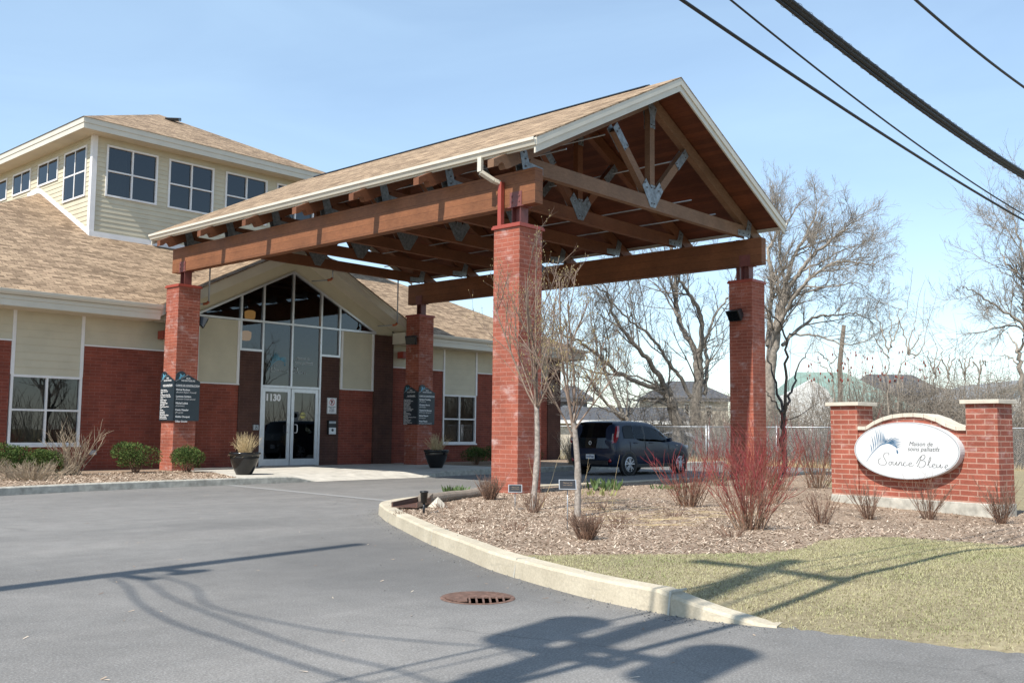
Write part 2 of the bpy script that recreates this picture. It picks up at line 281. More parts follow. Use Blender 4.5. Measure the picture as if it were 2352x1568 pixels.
# ------------------------------------------------------------------ mesh builder
def wloc(p):
    l = V((0, 0, 0))
    while p is not None: l += p.location; p = p.parent
    return l
class MB:
    def __init__(s): s.v = []; s.f = []; s.sm = []
    def poly(s, pts, sm=False):
        b = len(s.v); s.v += [tuple(p) for p in pts]; s.f.append(tuple(range(b, b+len(pts)))); s.sm.append(sm); return s
    def add(s, vs, fs, sm=False):
        b = len(s.v); s.v += [tuple(p) for p in vs]; s.f += [tuple(b+i for i in f) for f in fs]; s.sm += [sm]*len(fs); return s
    def hexa(s, p):   # 8 points: bottom 4 ccw, top 4 ccw
        return s.add(p, [(3, 2, 1, 0), (4, 5, 6, 7), (0, 1, 5, 4), (1, 2, 6, 5), (2, 3, 7, 6), (3, 0, 4, 7)])
    def box(s, x0, y0, z0, x1, y1, z1):
        return s.hexa([(x0, y0, z0), (x1, y0, z0), (x1, y1, z0), (x0, y1, z0), (x0, y0, z1), (x1, y0, z1), (x1, y1, z1), (x0, y1, z1)])
    def beam(s, p, q, w, h, up=(0, 0, 1)):
        p, q = V(p), V(q); d = (q-p).normalized(); r = d.cross(V(up)).normalized(); u = r.cross(d)
        a = [r*(-w/2)+u*(-h/2), r*(w/2)+u*(-h/2), r*(w/2)+u*(h/2), r*(-w/2)+u*(h/2)]
        return s.hexa([p+a[0], p+a[1], p+a[2], p+a[3], q+a[0], q+a[1], q+a[2], q+a[3]])
    def prism(s, pts, ext):
        """flat polygon (may be concave) pushed along ext"""
        pts = [V(p) for p in pts]; e = V(ext); n = len(pts); b = len(s.v)
        nrm = V((0, 0, 0))
        for i in range(n): nrm += pts[i].cross(pts[(i+1) % n])
        if nrm.dot(e) > 0: pts = pts[::-1]
        s.v += [tuple(p) for p in pts] + [tuple(p+e) for p in pts]
        tri = tessellate_polygon([pts])
        for t in tri:
            a, c, d = t; q = (pts[c]-pts[a]).cross(pts[d]-pts[a])
            if q.dot(e) > 0: a, c, d = a, d, c
            s.f.append((b+a, b+c, b+d)); s.f.append((b+n+a, b+n+d, b+n+c)); s.sm += [False, False]
        for i in range(n):
            j = (i+1) % n; s.f.append((b+j, b+i, b+n+i, b+n+j)); s.sm.append(False)
        return s
    def tube(s, pts, rad, n=6, cap=True, sm=True):
        pts = [V(p) for p in pts]; m = len(pts); rs = rad if isinstance(rad, (list, tuple)) else [rad]*m; b = len(s.v); ref = None
        for i, p in enumerate(pts):
            d = (pts[min(i+1, m-1)]-pts[max(i-1, 0)])
            d = d.normalized() if d.length > 1e-9 else V((0, 0, 1))
            if ref is None: ref = V((0, 0, 1)) if abs(d.z) < .9 else V((1, 0, 0))
            a = d.cross(ref)
            if a.length < 1e-4: a = d.cross(V((.3, 1, .2)))
            a.normalize(); c = d.cross(a); ref = -(c.cross(d)).cross(d) if False else a.cross(d)
            for k in range(n):
                t = 2*math.pi*k/n; s.v.append(tuple(p+(a*math.cos(t)+c*math.sin(t))*rs[i]))
        for i in range(m-1):
            for k in range(n):
                l = (k+1) % n; s.f.append((b+i*n+k, b+i*n+l, b+(i+1)*n+l, b+(i+1)*n+k)); s.sm.append(sm)
        if cap:
            s.f.append(tuple(b+k for k in range(n))[::-1]); s.f.append(tuple(b+(m-1)*n+k for k in range(n))); s.sm += [False, False]
        return s
    def lathe(s, prof, c=(0, 0, 0), n=32, axis='Z', sm=True, cap=True):
        b = len(s.v); c = V(c)
        for (r, h) in prof:
            for k in range(n):
                t = 2*math.pi*k/n; x, y = r*math.cos(t), r*math.sin(t)
                s.v.append(tuple(c + (V((x, y, h)) if axis == 'Z' else V((x, h, y)) if axis == 'Y' else V((h, x, y)))))
        for i in range(len(prof)-1):
            for k in range(n):
                l = (k+1) % n; s.f.append((b+i*n+k, b+i*n+l, b+(i+1)*n+l, b+(i+1)*n+k)); s.sm.append(sm)
        for i, rev in ((0, True), (len(prof)-1, False)):
            if cap and prof[i][0] > 1e-5: s.f.append(tuple(b+i*n+k for k in range(n))[::-1 if rev else 1]); s.sm.append(False)
        return s
    def merge(s, o, xf=None):
        b = len(s.v); s.v += [tuple(xf @ V(p)) for p in o.v] if xf else o.v; s.f += [tuple(b+i for i in f) for f in o.f]; s.sm += o.sm; return s
    def build(s, name, mat, parent=None, bevel=0, uv=True, fix=False):
        me = bpy.data.meshes.new(name); off = wloc(parent)
        me.from_pydata([(p[0]-off.x, p[1]-off.y, p[2]-off.z) for p in s.v], [], s.f); me.materials.append(MATS[mat])
        me.polygons.foreach_set('use_smooth', s.sm)
        if uv and len(s.f) < 60000:
            ul = me.uv_layers.new(name='UVMap'); dat = []
            for f in s.f:
                a = V(s.v[f[0]]); nr = None
                for k in range(1, len(f)-1):
                    nr = (V(s.v[f[k]])-a).cross(V(s.v[f[k+1]])-a)
                    if nr.length > 1e-10: break
                if nr is None or nr.length < 1e-10: nr = V((0, 0, 1))
                nr = nr.normalized()
                if abs(nr.z) > .99: uu, vv = V((1, 0, 0)), V((0, 1, 0))
                else:
                    uu = V((0, 0, 1)).cross(nr).normalized(); vv = nr.cross(uu)
                    if abs(uu.x) > abs(uu.y): uu = uu if uu.x > 0 else -uu
                    else: uu = uu if uu.y > 0 else -uu
                for i in f:
                    p = V(s.v[i]); dat += [p.dot(uu), p.dot(vv)]
            ul.data.foreach_set('uv', dat)
        o = bpy.data.objects.new(name, me); COL.objects.link(o)
        if parent is not None: o.parent = parent
        if fix:
            import bmesh
            bm = bmesh.new(); bm.from_mesh(me); bmesh.ops.recalc_face_normals(bm, faces=bm.faces); bm.to_mesh(me); bm.free()
        if bevel:
            b = o.modifiers.new('bevel', 'BEVEL'); b.width = bevel; b.segments = 2; b.limit_method = 'ANGLE'
        return o
def tag(o, label=None, cat=None, group=None, kind=None):
    for k, v in (('label', label), ('category', cat), ('group', group), ('kind', kind)):
        if v: o[k] = v
    return o
def thing(name, label, cat, loc=(0, 0, 0), group=None):
    o = bpy.data.objects.new(name, None); COL.objects.link(o); o.location = loc; o.empty_display_size = .2
    return tag(o, label, cat, group)
def struct(o): o['kind'] = 'structure'; return o
def kids(o): return [c for c in bpy.data.objects if c.parent is o]
def dup(o, loc, rz=None, label=None, group=None, scale=None):
    def rec(a, par):
        c = a.copy(); COL.objects.link(c); c.parent = par
        for k in kids(a): rec(k, c)
        return c
    c = rec(o, None); c.location = loc
    if rz is not None: c.rotation_euler.z = rz
    if scale: c.scale = scale
    if label: c['label'] = label
    if group: c['group'] = group
    return c
_tc = {}
def text_mb(s, size, shear=0, align='LEFT', bold=0, squeeze=1):
    cu = bpy.data.curves.new('lettering', 'FONT'); cu.body = s; cu.size = size; cu.shear = shear; cu.align_x = align; cu.offset = bold; cu.resolution_u = 3
    ob = bpy.data.objects.new('lettering', cu); COL.objects.link(ob); bpy.context.view_layer.update()
    me = bpy.data.meshes.new_from_object(ob.evaluated_get(bpy.context.evaluated_depsgraph_get()))
    m = MB(); m.add([(v.co.x*squeeze, v.co.y, 0) for v in me.vertices], [tuple(p.vertices) for p in me.polygons])
    bpy.data.objects.remove(ob); bpy.data.curves.remove(cu); bpy.data.meshes.remove(me); return m
def frame(o, x, y):
    o, x, y = V(o), V(x).normalized(), V(y).normalized(); z = x.cross(y)
    return Matrix(((x.x, y.x, z.x, o.x), (x.y, y.y, z.y, o.y), (x.z, y.z, z.z, o.z), (0, 0, 0, 1)))
def smooth_path(pts, k=4):
    pts = [V(p) for p in pts]; out = []
    for i in range(len(pts)-1):
        a, b, c, d = pts[max(i-1, 0)], pts[i], pts[i+1], pts[min(i+2, len(pts)-1)]
        for j in range(k):
            t = j/k; out.append(.5*((2*b)+(c-a)*t+(2*a-5*b+4*c-d)*t*t+(3*b-a-3*c+d)*t**3))
    return out+[pts[-1]]
def inpoly(x, y, P):
    r = False; j = len(P)-1
    for i in range(len(P)):
        if (P[i][1] > y) != (P[j][1] > y) and x < (P[j][0]-P[i][0])*(y-P[i][1])/(P[j][1]-P[i][1])+P[i][0]: r = not r
        j = i
    return r

# ------------------------------------------------------------------ ground, driveway, kerbs, beds
KERB = [(26, 1.25), (6, 1.22), (2.3, 1.35), (.1, .86), (-1.5, .45), (-2.6, .16), (-3.3, -.2), (-3.66, -.52), (-3.95, -.92), (-4.45, -1.66), (-5.22, -2.95), (-5.8, -3.95), (-6.36, -5.03),
        (-6.76, -5.78), (-7.1, -6.64), (-7.32, -7.32), (-7.45, -8.0), (-7.46, -8.35), (-7.42, -8.6), (-7.36, -8.86)]
def kerb_mesh(path, hs, w=.2, side=1):
    p = [V((a, b, 0)) for a, b in path]; n = len(p); mb = MB(); rows = []
    for i in range(n):
        d = (p[min(i+1, n-1)]-p[max(i-1, 0)]).normalized(); nr = V((-d.y, d.x, 0))*side; h = hs[i] if isinstance(hs, list) else hs
        o = p[i]; rows.append([o+V((0, 0, -.1)), o+nr*.012+V((0, 0, h-.02)), o+nr*.03+V((0, 0, h)), o+nr*(w-.02)+V((0, 0, h)), o+nr*w+V((0, 0, h-.015)), o+nr*w+V((0, 0, -.1))])
    b = 0; mb.v = [tuple(q) for r in rows for q in r]
    for i in range(n-1):
        for k in range(5): mb.f.append((i*6+k, (i+1)*6+k, (i+1)*6+k+1, i*6+k+1)); mb.sm.append(False)
    mb.f += [tuple(range(6)), tuple(range((n-1)*6, n*6))[::-1]]; mb.sm += [False, False]
    return mb
def densify(path, step):
    out = []
    for a, b in zip(path, path[1:]):
        k = max(1, int(math.hypot(b[0]-a[0], b[1]-a[1])/step))
        out += [(a[0]+(b[0]-a[0])*i/k, a[1]+(b[1]-a[1])*i/k) for i in range(k)]
    return out+[path[-1]]
struct(MB().poly([(-400, -400, -.06), (900, -400, -.06), (900, 900, -.06), (-400, 900, -.06)]).build('ground', 'ground_far'))
struct(MB().poly([(-60, -34, 0), (21.5, -34, 0), (21.5, 16, 0), (-60, 16, 0)]).build('driveway', 'asphalt'))
KS = smooth_path([(a, b, 0) for a, b in KERB], 4); KP = [(p.x, p.y) for p in KS]
kh = [.16 if p[1] > -8.0 else max(.012, .16*(1-((-8.0-p[1])/.86))) if True else 0 for p in KP]
struct(kerb_mesh(KP, kh, .2, 1).build('kerb_island', 'kerb_concrete', fix=True))
for (jx, jy) in ((-4.45, -1.66), (-5.83, -4.0), (-6.9, -6.2), (-7.46, -8.1)):
    i = min(range(len(KP)), key=lambda k: math.hypot(KP[k][0]-jx, KP[k][1]-jy)); d = (KS[i+1]-KS[i-1]).normalized(); n_ = V((-d.y, d.x, 0)); c = KS[i]; jm = MB()
    jm.beam(c-n_*.003+V((0, 0, .0)), c-n_*.0+n_*.026+V((0, 0, .163)), .012, .014, d); jm.beam(c+n_*.03+V((0, 0, .158)), c+n_*.2+V((0, 0, .158)), .012, .012); struct(jm.build('kerb_joint', 'concrete_footing', fix=True))
BK = [(-14, 4.4), (-10, 5.6), (-8, 6.25), (-6.3, 6.8), (-4.7, 7.14), (-2.7, 7.32), (.1, 7.37), (.5, 7.38), (.8, 7.39), (1.1, 7.4)]
bkh = [.15]*7+[.13, .07, .008]
struct(kerb_mesh(BK, bkh, .2, 1).build('kerb_building', 'concrete_footing', fix=True))
RK = [(4.6, 7.42), (4.9, 7.45), (5.3, 7.55), (5.8, 7.7), (7, 7.85), (9.5, 7.85), (12.5, 8.0), (17, 8.2), (21.5, 8.2)]
struct(kerb_mesh(RK, [.008, .07, .13, .15, .15, .15, .15, .15, .15], .2, 1).build('kerb_wing', 'concrete_footing', fix=True))
mb = MB()   # entrance slab with dropped front, a joint every few metres
mb.poly([(-.9, 7.55, .118), (.5, 7.57, .118), (1.1, 8.5, .118), (4.6, 8.5, .118), (5.4, 7.75, .118), (9.6, 8.0, .118), (9.6, 13.75, .118), (.2, 13.75, .118), (.3, 10.5, .118)])
mb.poly([(1.1, 7.58, .01), (4.6, 7.6, .01), (4.6, 8.5, .118), (1.1, 8.5, .118)]); mb.poly([(.5, 7.57, .118), (1.1, 7.58, .01), (1.1, 8.5, .118)]); mb.poly([(4.6, 7.6, .01), (5.4, 7.75, .118), (4.6, 8.5, .118)])
mb.poly([(1.1, 7.38, .006), (4.6, 7.4, .006), (4.6, 7.6, .01), (1.1, 7.58, .01)])
struct(mb.build('entrance_pavement', 'concrete'))
struct(MB().poly([(-1.16, 7.3, .004), (-1.40, 7.3, .004), (-1.95, .36, .004), (-1.74, .36, .004)]).build('pavement_joint', 'asphalt_joint'))
GL = [(-7.2, -5.35), (-6.5, -5.72), (-5.95, -6.32), (-5.4, -6.95), (-4.75, -7.35), (-3.9, -7.38), (-3.2, -7.22), (-2.5, -7.38), (-2.0, -7.6), (-1.5, -8.2), (-1.1, -9.0), (0, -10.2), (2, -11), (3.4, -10.6), (4.0, -8.2), (4.6, -6.5), (6, -3.2), (9, -1.6), (26, -1.2)]
KIN = []
for i, p in enumerate(KS):
    d = (KS[min(i+1, len(KS)-1)]-KS[max(i-1, 0)]).normalized(); KIN.append((p.x-d.y*.11, p.y+d.x*.11))
ISL = KIN + [(-7.7, -8.95), (-7.7, -11.6), (26, -11.6)]
LAWN = [(p[0]-.15, p[1]) for p in KIN[KP.index(min(KP, key=lambda p: abs(p[1]+5.35)+abs(p[0]+6.55))):]] + ISL[len(KIN):] + GL[::-1]
def gz(x, y):
    s = min(1, max(0, (x+4)/5)); s = s*s*(3-2*s)
    h = .125 + (0 if y > -4.5 else -s*.036*(-4.5-y))
    h = max(h, .035)+.018*math.sin(x*1.7+y*.6)*math.sin(y*1.3-x*.4)
    if y < -7.9: h = h*max(0, min(1, (x+7.12)/1.6)) + .004 if y < -8.9 else h*(1-((-7.9-y)/1.0)*(1-max(0, min(1, (x+7.12)/1.6))))
    if y < -8.3:
        xe = -7.34+max(0, -8.9-y)*.24; h = min(h, (x-xe)*.16+.006*math.sin(x*23+y*17))
    return max(-.03, h)
gm, gl_ = MB(), MB(); st = .1
ix, iy = int((26+7.6)/st), int((1.4+11.6)/st)
for i in range(ix):
    for j in range(iy):
        x, y = -7.6+i*st, -11.6+j*st; cx, cy = x+st/2, y+st/2
        if not inpoly(cx, cy, ISL): continue
        if inpoly(cx, cy, KP+[(26, -40), (-40, -40)]) is False and False: continue
        m = gl_ if (inpoly(cx, cy, LAWN)) else gm
        m.poly([(x, y, gz(x, y)), (x+st, y, gz(x+st, y)), (x+st, y+st, gz(x+st, y+st)), (x, y+st, gz(x, y+st))], True)
struct(gm.build('planting_bed', 'mulch', uv=False)); struct(gl_.build('lawn', 'lawn_soil', uv=False))
BED = [(-14, 4.7), (-8, 6.5), (-4.7, 7.36), (-2.7, 7.54), (-.85, 7.58), (.28, 10.5), (.2, 13.8), (-14, 13.8)]
WBED = [(9.55, 8.1), (21, 8.4), (21, 13.8), (9.55, 13.8)]
struct(MB().poly([(x, y, .125) for x, y in BED]).build('building_bed', 'mulch')); struct(MB().poly([(x, y, .125) for x, y in WBED]).build('wing_bed', 'mulch'))
# wood chips and dead leaves on the beds, blades on the lawn, loose grit by the kerb
ch = MB(); rng = random.Random(3)
def chip(x, y, z, L, w):
    a = rng.uniform(0, math.pi); t = rng.uniform(-.5, .5); t2 = rng.uniform(-.4, .4); d = V((math.cos(a)*L, math.sin(a)*L, t*L)); e = V((-math.sin(a)*w, math.cos(a)*w, t2*w)); c = V((x, y, z+abs(t)*L*.5+.004))
    ch.poly([c-d-e, c+d-e*.7, c+d*.9+e, c-d*.9+e*.8])
k = 0
while k < 34000:
    x = -7+abs(rng.gauss(0, 1))*5.2 if rng.random() < .8 else rng.uniform(-5, 15); y = rng.uniform(-9, 1.1)
    if not inpoly(x, y, ISL) or inpoly(x, y, LAWN): continue
    k += 1; chip(x, y, gz(x, y), rng.uniform(.010, .032), rng.uniform(.003, .008))
for _ in range(5000):
    x, y = rng.uniform(-6.5, .2), rng.uniform(6.5, 12)
    if inpoly(x, y, BED): chip(x, y, .127, rng.uniform(.015, .045), rng.uniform(.006, .014))
tag(ch.build('wood_chips', 'chips', uv=False), 'shredded wood chips strewn over the planting beds', 'mulch', kind='stuff')
gr = MB(); k = 0
while k < 125000:
    x = rng.uniform(-7.4, 2.5) if k < 118000 else rng.uniform(2.5, 16); y = rng.uniform(-11.4, -5.2) if x < 3 else rng.uniform(-11, -1)
    if x > -2 and rng.random() < .3 and k < 118000: continue
    if not (inpoly(x, y, LAWN) and inpoly(x, y, ISL)): continue
    if gz(x, y) < .004: continue
    if x < -6.9 and y < -8.7 and rng.random() < .5: continue
    k += 1; z = gz(x, y); a = rng.uniform(0, 6.28); h = rng.uniform(.008, .024); w = rng.uniform(.0018, .0035); l = rng.uniform(.2, 1.5)*h
    d = V((math.cos(a), math.sin(a), 0)); e = V((-d.y, d.x, 0)); p = V((x, y, z-.003))
    gr.poly([p-e*w, p+e*w, p+d*l+V((0, 0, h))])
tag(gr.build('grass', 'grass_blades', uv=False), 'short half dormant grass on the lawn', 'grass', kind='stuff')
db = MB()
for _ in range(260):
    x, y = rng.uniform(-11.5, -1), rng.uniform(-9, 7)
    if inpoly(x, y, KP+[(26, -40), (-7.3, -40)]) or inpoly(x, y, ISL): continue
    a = rng.uniform(0, 6.28); L, w = rng.uniform(.006, .03), rng.uniform(.003, .007); d = V((math.cos(a)*L, math.sin(a)*L, 0)); e = V((-math.sin(a)*w, math.cos(a)*w, 0)); c = V((x, y, .003)); db.poly([c-d-e, c+d-e*.6+V((0, 0, .004)), c+d*.8+e+V((0, 0, .006)), c-d*.8+e])
tag(db.build('leaf_litter', 'chips', uv=False), 'scattered bits of leaf and bark on the asphalt', 'litter', kind='stuff')
gv = MB()
for _ in range(900):
    i = rng.randrange(6, len(KP)-2); x, y = KP[i]; x += rng.uniform(-.05, .05)-abs(rng.gauss(0, .09)); y += rng.uniform(-.3, .3)-.05; s = rng.uniform(.003, .008); z = .002
    if inpoly(x, y, ISL): 
        if rng.random() < .8: continue
        z = .162
        if not any(math.hypot(x-q[0], y-q[1]) < .19 for q in KP[6:]) or y < -8: continue
    gv.add([(x-s, y-s*.7, z-.002), (x+s, y-s, z-.002), (x+s*.8, y+s, z-.002), (x-s, y+s*.8, z-.002), (x, y, z+s*1.1)], [(0, 1, 4), (1, 2, 4), (2, 3, 4), (3, 0, 4)])
tag(gv.build('grit', 'gravel', uv=False), 'loose grit lying along the kerb', 'gravel', kind='stuff')

# ------------------------------------------------------------------ the care home
FY = 13.7
home = thing('care_home', 'brick and cream siding building with tan shingle roofs and glazed gable entrance', 'building', (4.7, FY, .1))
def siding(mb, x0, x1, z0, z1, axis='x', pl=FY, out=-1, h=.152):
    """lapped boards on a plane; axis x: plane y=pl facing -y; axis y: plane x=pl facing out*x"""
    z = z0
    while z < z1-.005:
        t = min(z+h, z1); a, b = .018, .004
        if axis == 'x':
            P = [(x0, pl-a, z), (x1, pl-a, z), (x1, pl-b, t), (x0, pl-b, t)]; Q = [(x0, pl, z), (x1, pl, z), (x1, pl-a, z), (x0, pl-a, z)]
        else:
            P = [(pl+out*a, x1, z), (pl+out*a, x0, z), (pl+out*b, x0, t), (pl+out*b, x1, t)]; Q = [(pl, x1, z), (pl, x0, z), (pl+out*a, x0, z), (pl+out*a, x1, z)]
        mb.poly(P); mb.poly(Q); z = t
# red brick of the front and the other three sides
w = MB(); T = .3
def wbox(m, x0, x1, z0, z1, y=FY): m.box(x0, y, z0, x1, y+T, z1)
for x0, x1 in ((-8.4, -7.2), (-5.45, -3.6), (-1.8, .6), (11.2-2.4, 11.2), (12.93, 14.9), (16.6, 17.0)): wbox(w, x0, x1, 0, 3.36)
for x0, x1 in ((-7.2, -5.45), (-3.6, -1.8), (11.2, 12.93), (14.9, 16.6)): wbox(w, x0, x1, 0, .78)
wbox(w, 1.43, 2.86, 0, 2.53); wbox(w, 6.56, 7.98, 0, 2.53)
w.box(-8.4, FY+T, 0, -8.1, 39.8, 4.15); w.box(17.5, FY+T, 0, 17.8, 39.8, 4.15); w.box(-8.1, 39.5, 0, 17.5, 39.8, 4.15)
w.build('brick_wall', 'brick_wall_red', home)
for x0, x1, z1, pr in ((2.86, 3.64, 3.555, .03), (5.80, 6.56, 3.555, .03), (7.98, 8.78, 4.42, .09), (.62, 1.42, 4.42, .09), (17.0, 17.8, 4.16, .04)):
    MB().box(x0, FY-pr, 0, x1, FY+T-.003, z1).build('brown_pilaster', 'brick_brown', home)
def panel(x0, x1, z0, z1):
    m = MB(); siding(m, x0, x1, z0, z1, h=.19); m.box(x0, FY+.002, z0, x1, FY+.25, z1); m.build('siding_panel', 'cream_siding', home)
for x0, x1, z0, z1 in ((-8.4, -7.2, 3.38, 4.2), (-7.2, -5.45, 2.53, 4.2), (-5.45, -3.6, 3.38, 4.2), (-3.6, -1.8, 2.53, 4.2), (-1.8, .62, 3.38, 4.2), (1.43, 2.86, 2.555, 4.43), (6.56, 7.98, 2.555, 4.43), (8.79, 11.2, 3.38, 4.2), (11.2, 12.93, 2.53, 4.2), (12.93, 14.9, 3.38, 4.2), (14.9, 16.6, 2.53, 4.2), (16.6, 17.0, 3.38, 4.2)): panel(x0, x1, z0, z1)
def trim(*a): MB().box(*a).build('white_trim', 'white_trim', home)
for x in (-5.53, -3.6, -1.88, 11.2, 12.86, 14.9, 16.53): trim(x, FY-.035, 2.53, x+.085, FY-.001, 4.19)
for x in (1.43, 2.77, 6.6, 7.9): trim(x, FY-.035, 2.555, x+.085, FY-.001, 4.43)
for x0, x1 in ((-5.44, -3.6), (-1.79, .62), (8.79, 11.2), (12.95, 14.9)): trim(x0, FY-.045, 3.355, x1, FY-.002, 3.392)
for x0, x1 in ((1.43, 2.86), (6.6, 8.0)): trim(x0, FY-.047, 2.525, x1, FY-.002, 2.56)
def window(x0, x1, z0, z1, name='window', y=FY, parent=home, glass='glass_window', dep=.07, fw=.06, rows=2, cols=2, mat='white_trim', axis='x', sill=True, out=-1):
    f = MB(); d0, d1 = (y-.03, y+dep)
    def bx(m, a0, c0, a1, c1, e0, e1):
        if axis == 'x': m.box(a0, e0, c0, a1, e1, c1)
        else: m.box(y-(e1-y) if out > 0 else e0, a0, c0, y-(e0-y) if out > 0 else e1, a1, c1)
    for xa, xb in ((x0, x0+fw), (x1-fw, x1)): bx(f, xa, z0, xb, z1, d0, d1)
    for za, zb in ((z0, z0+fw), (z1-fw, z1)): bx(f, x0+fw, za, x1-fw, zb, d0+.002, d1)
    for i in range(1, cols):
        c = x0+(x1-x0)*i/cols; bx(f, c-fw*.4, z0+fw, c+fw*.4, z1-fw, d0+.004, d1)
    for i in range(1, rows):
        c = z0+(z1-z0)*i/rows; bx(f, x0+fw, c-fw*.4, x1-fw, c+fw*.4, d0+.006, d1)
    fo = f.build(name, mat, parent)
    g = MB()
    if axis == 'x': g.poly([(x0+.02, y+.04, z0+.02), (x1-.02, y+.04, z0+.02), (x1-.02, y+.04, z1-.02), (x0+.02, y+.04, z1-.02)])
    else: g.poly([(y+.012*out, x1-.02, z0+.02), (y+.012*out, x0+.02, z0+.02), (y+.012*out, x0+.02, z1-.02), (y+.012*out, x1-.02, z1-.02)])
    g.build('pane', glass, fo, uv=False)
    if sill and axis == 'x': MB().box(x0-.02, y-.08, z0-.05, x1+.02, y+.05, z0-.003).build('sill', mat, fo)
    return fo
for x0, x1 in ((-7.12, -5.53), (-3.58, -1.8), (11.215, 12.9), (14.98, 16.52)): window(x0, x1, .78, 2.53)
# interior: floor, back partition, added pale rounded shape behind the left window
it = MB(); it.box(-8.0, FY+.3, 0, 17.4, 30, .11); it.build('interior_floor', 'interior_dark', home)
it = MB(); it.box(-8.0, 19.2, .11, 17.4, 19.3, 6.6); it.box(.9, FY+.3, .11, 1.0, 19.2, 4.2); it.box(8.5, FY+.3, .11, 8.6, 19.2, 4.2); it.build('interior_partition', 'interior_wall', home)
it = MB().box(3.95, 14.6, .11, 4.13, 14.75, 1.22); it.box(3.6, 14.9, .11, 3.9, 15, 1.15); it.build('interior_column', 'column_cream', home)
MB().lathe([(0, -.38), (.16, -.36), (.27, -.24), (.30, 0), (.28, .2), (.18, .36), (0, .42)], (-2.62, 14.75, 1.25), 20).build('pale_round_shape', 'column_cream', home)
for x, z, y in ((4.33, 4.86, 15.5), (4.27, 4.2, 15.6)):
    o = MB().lathe([(0, -.16), (.13, -.14), (.17, -.05), (.17, .12), (.09, .16), (0, .16)], (x, y, z), 20).build('pendant_lamp', 'lamp_glow', home); MB().tube([(x, y, z+.16), (x, y, 6.5)], .01).build('cord', 'black_plastic', o)
# glazed entrance screen
G = MB(); Y0, Y1 = FY-.05, FY+.07; s = (6.12-4.47)/3.34
def gtop(x): return 6.12 - abs(x-4.7)*s
G.box(1.36, Y0, 4.44, 8.04, Y1, 4.50)
for x, z0 in ((2.87, 3.56), (3.64, 2.5), (4.70, 2.5), (5.79, 2.5), (6.53, 3.56)): G.box(x-.03, Y0+.003, z0, x+.03, Y1-.003, gtop(x)-.02)
for a, b in ((1.36, 4.7), (4.7, 8.04)):
    G.prism([(a, Y0-.003, gtop(a)-.035), (b, Y0-.003, gtop(b)-.035), (b, Y0-.003, gtop(b)+.035), (a, Y0-.003, gtop(a)+.035)], (0, .12, 0))
for a, b in ((2.84, 3.61), (5.82, 6.56)): G.box(a, Y0+.006, 3.555, b, Y1, 3.62)
G.box(3.67, Y0+.006, 2.49, 5.76, Y1, 2.56); G.box(3.61, Y0+.004, .11, 3.67, Y1, 2.5); G.box(5.76, Y0+.004, .11, 5.82, Y1, 2.5)
ent = G.build('entrance_glazing', 'aluminium', home)
def pane(pts, par, mat='glass_window'): return MB().poly([(x, FY+.01, z) for x, z in pts]).build('pane', mat, par, uv=False)
xs = [1.4, 2.84, 3.61, 4.67]
for a, b in ((1.45, 2.84), (2.9, 3.61), (3.67, 4.67)):
    for sg in (0, 1):
        A, B = (a, b) if not sg else (9.4-a, 9.4-b); P = [(A, 4.5), (B, 4.5), (B, gtop(B)-.03), (A, gtop(A)-.03)]; pane(P if not sg else P[::-1], ent)
for a, b, z0 in ((2.9, 3.61, 3.62), (5.82, 6.5, 3.62), (3.67, 4.67, 2.56), (4.73, 5.76, 2.56)): pane([(a, z0), (b, z0), (b, 4.44), (a, 4.44)], ent)
# lettering and frond on the glass
FR = [((765, 680), (748, 590)), ((785, 660), (762, 505)), ((803, 640), (793, 495)), ((825, 625), (808, 437)), ((845, 612), (832, 455)), ((860, 605), (855, 435)), ((873, 600), (880, 455)), ((884, 593), (903, 475)), ((895, 588), (915, 510)), ((905, 585), (930, 527)), ((915, 582), (947, 530)),
      ((928, 578), (1005, 520)), ((938, 577), (1050, 523)), ((948, 577), (1080, 535)), ((955, 578), (1083, 553)), ((960, 580), (1098, 573)), ((965, 583), (1090, 592)), ((972, 588), (1088, 610)), ((985, 595), (1082, 630)), ((1000, 603), (1060, 632))]
def frond(m, xf, sc_=1.0):
    q = lambda p, z=0: xf @ V(((p[0]-700)*sc_, (775-p[1])*sc_, z))
    stem = smooth_path([(700, 775, 0), (765, 690, 0), (850, 612, 0), (910, 588, 0), (960, 584, 0), (1020, 610, 0), (1045, 632, 0)], 5)
    for i in range(len(stem)-1):
        a, b = stem[i], stem[i+1]; d = (b-a).normalized(); e = V((-d.y, d.x, 0)); w0 = 1.2+3.0*min(1, i/12)*(1 if i < 22 else .5); w1 = 1.2+3.0*min(1, (i+1)/12)*(1 if i < 22 else .5)
        m.poly([q(a-e*w0), q(a+e*w0), q(b+e*w1), q(b-e*w1)][::-1])
    for i, (a, b) in enumerate(FR):
        a, b = V((*a, 0)), V((*b, 0)); d = (b-a); e = V((-d.y, d.x, 0)).normalized()*(4.6 if i < 11 else 3.6); bend = V((-d.y, d.x, 0)).normalized()*(.05*d.length)*(1 if i < 11 else -1)
        c1, c2 = a+d*.35+bend, a+d*.7+bend*.8
        m.poly([q(p, .0008) for p in (a-e*.3, c1-e, c2-e*.75, b, c2+e*.75, c1+e, a+e*.3)])
    m.poly([q(p, .001) for p in ((1040, 640), (1052, 655), (1057, 672), (1052, 688), (1044, 684), (1038, 668))])
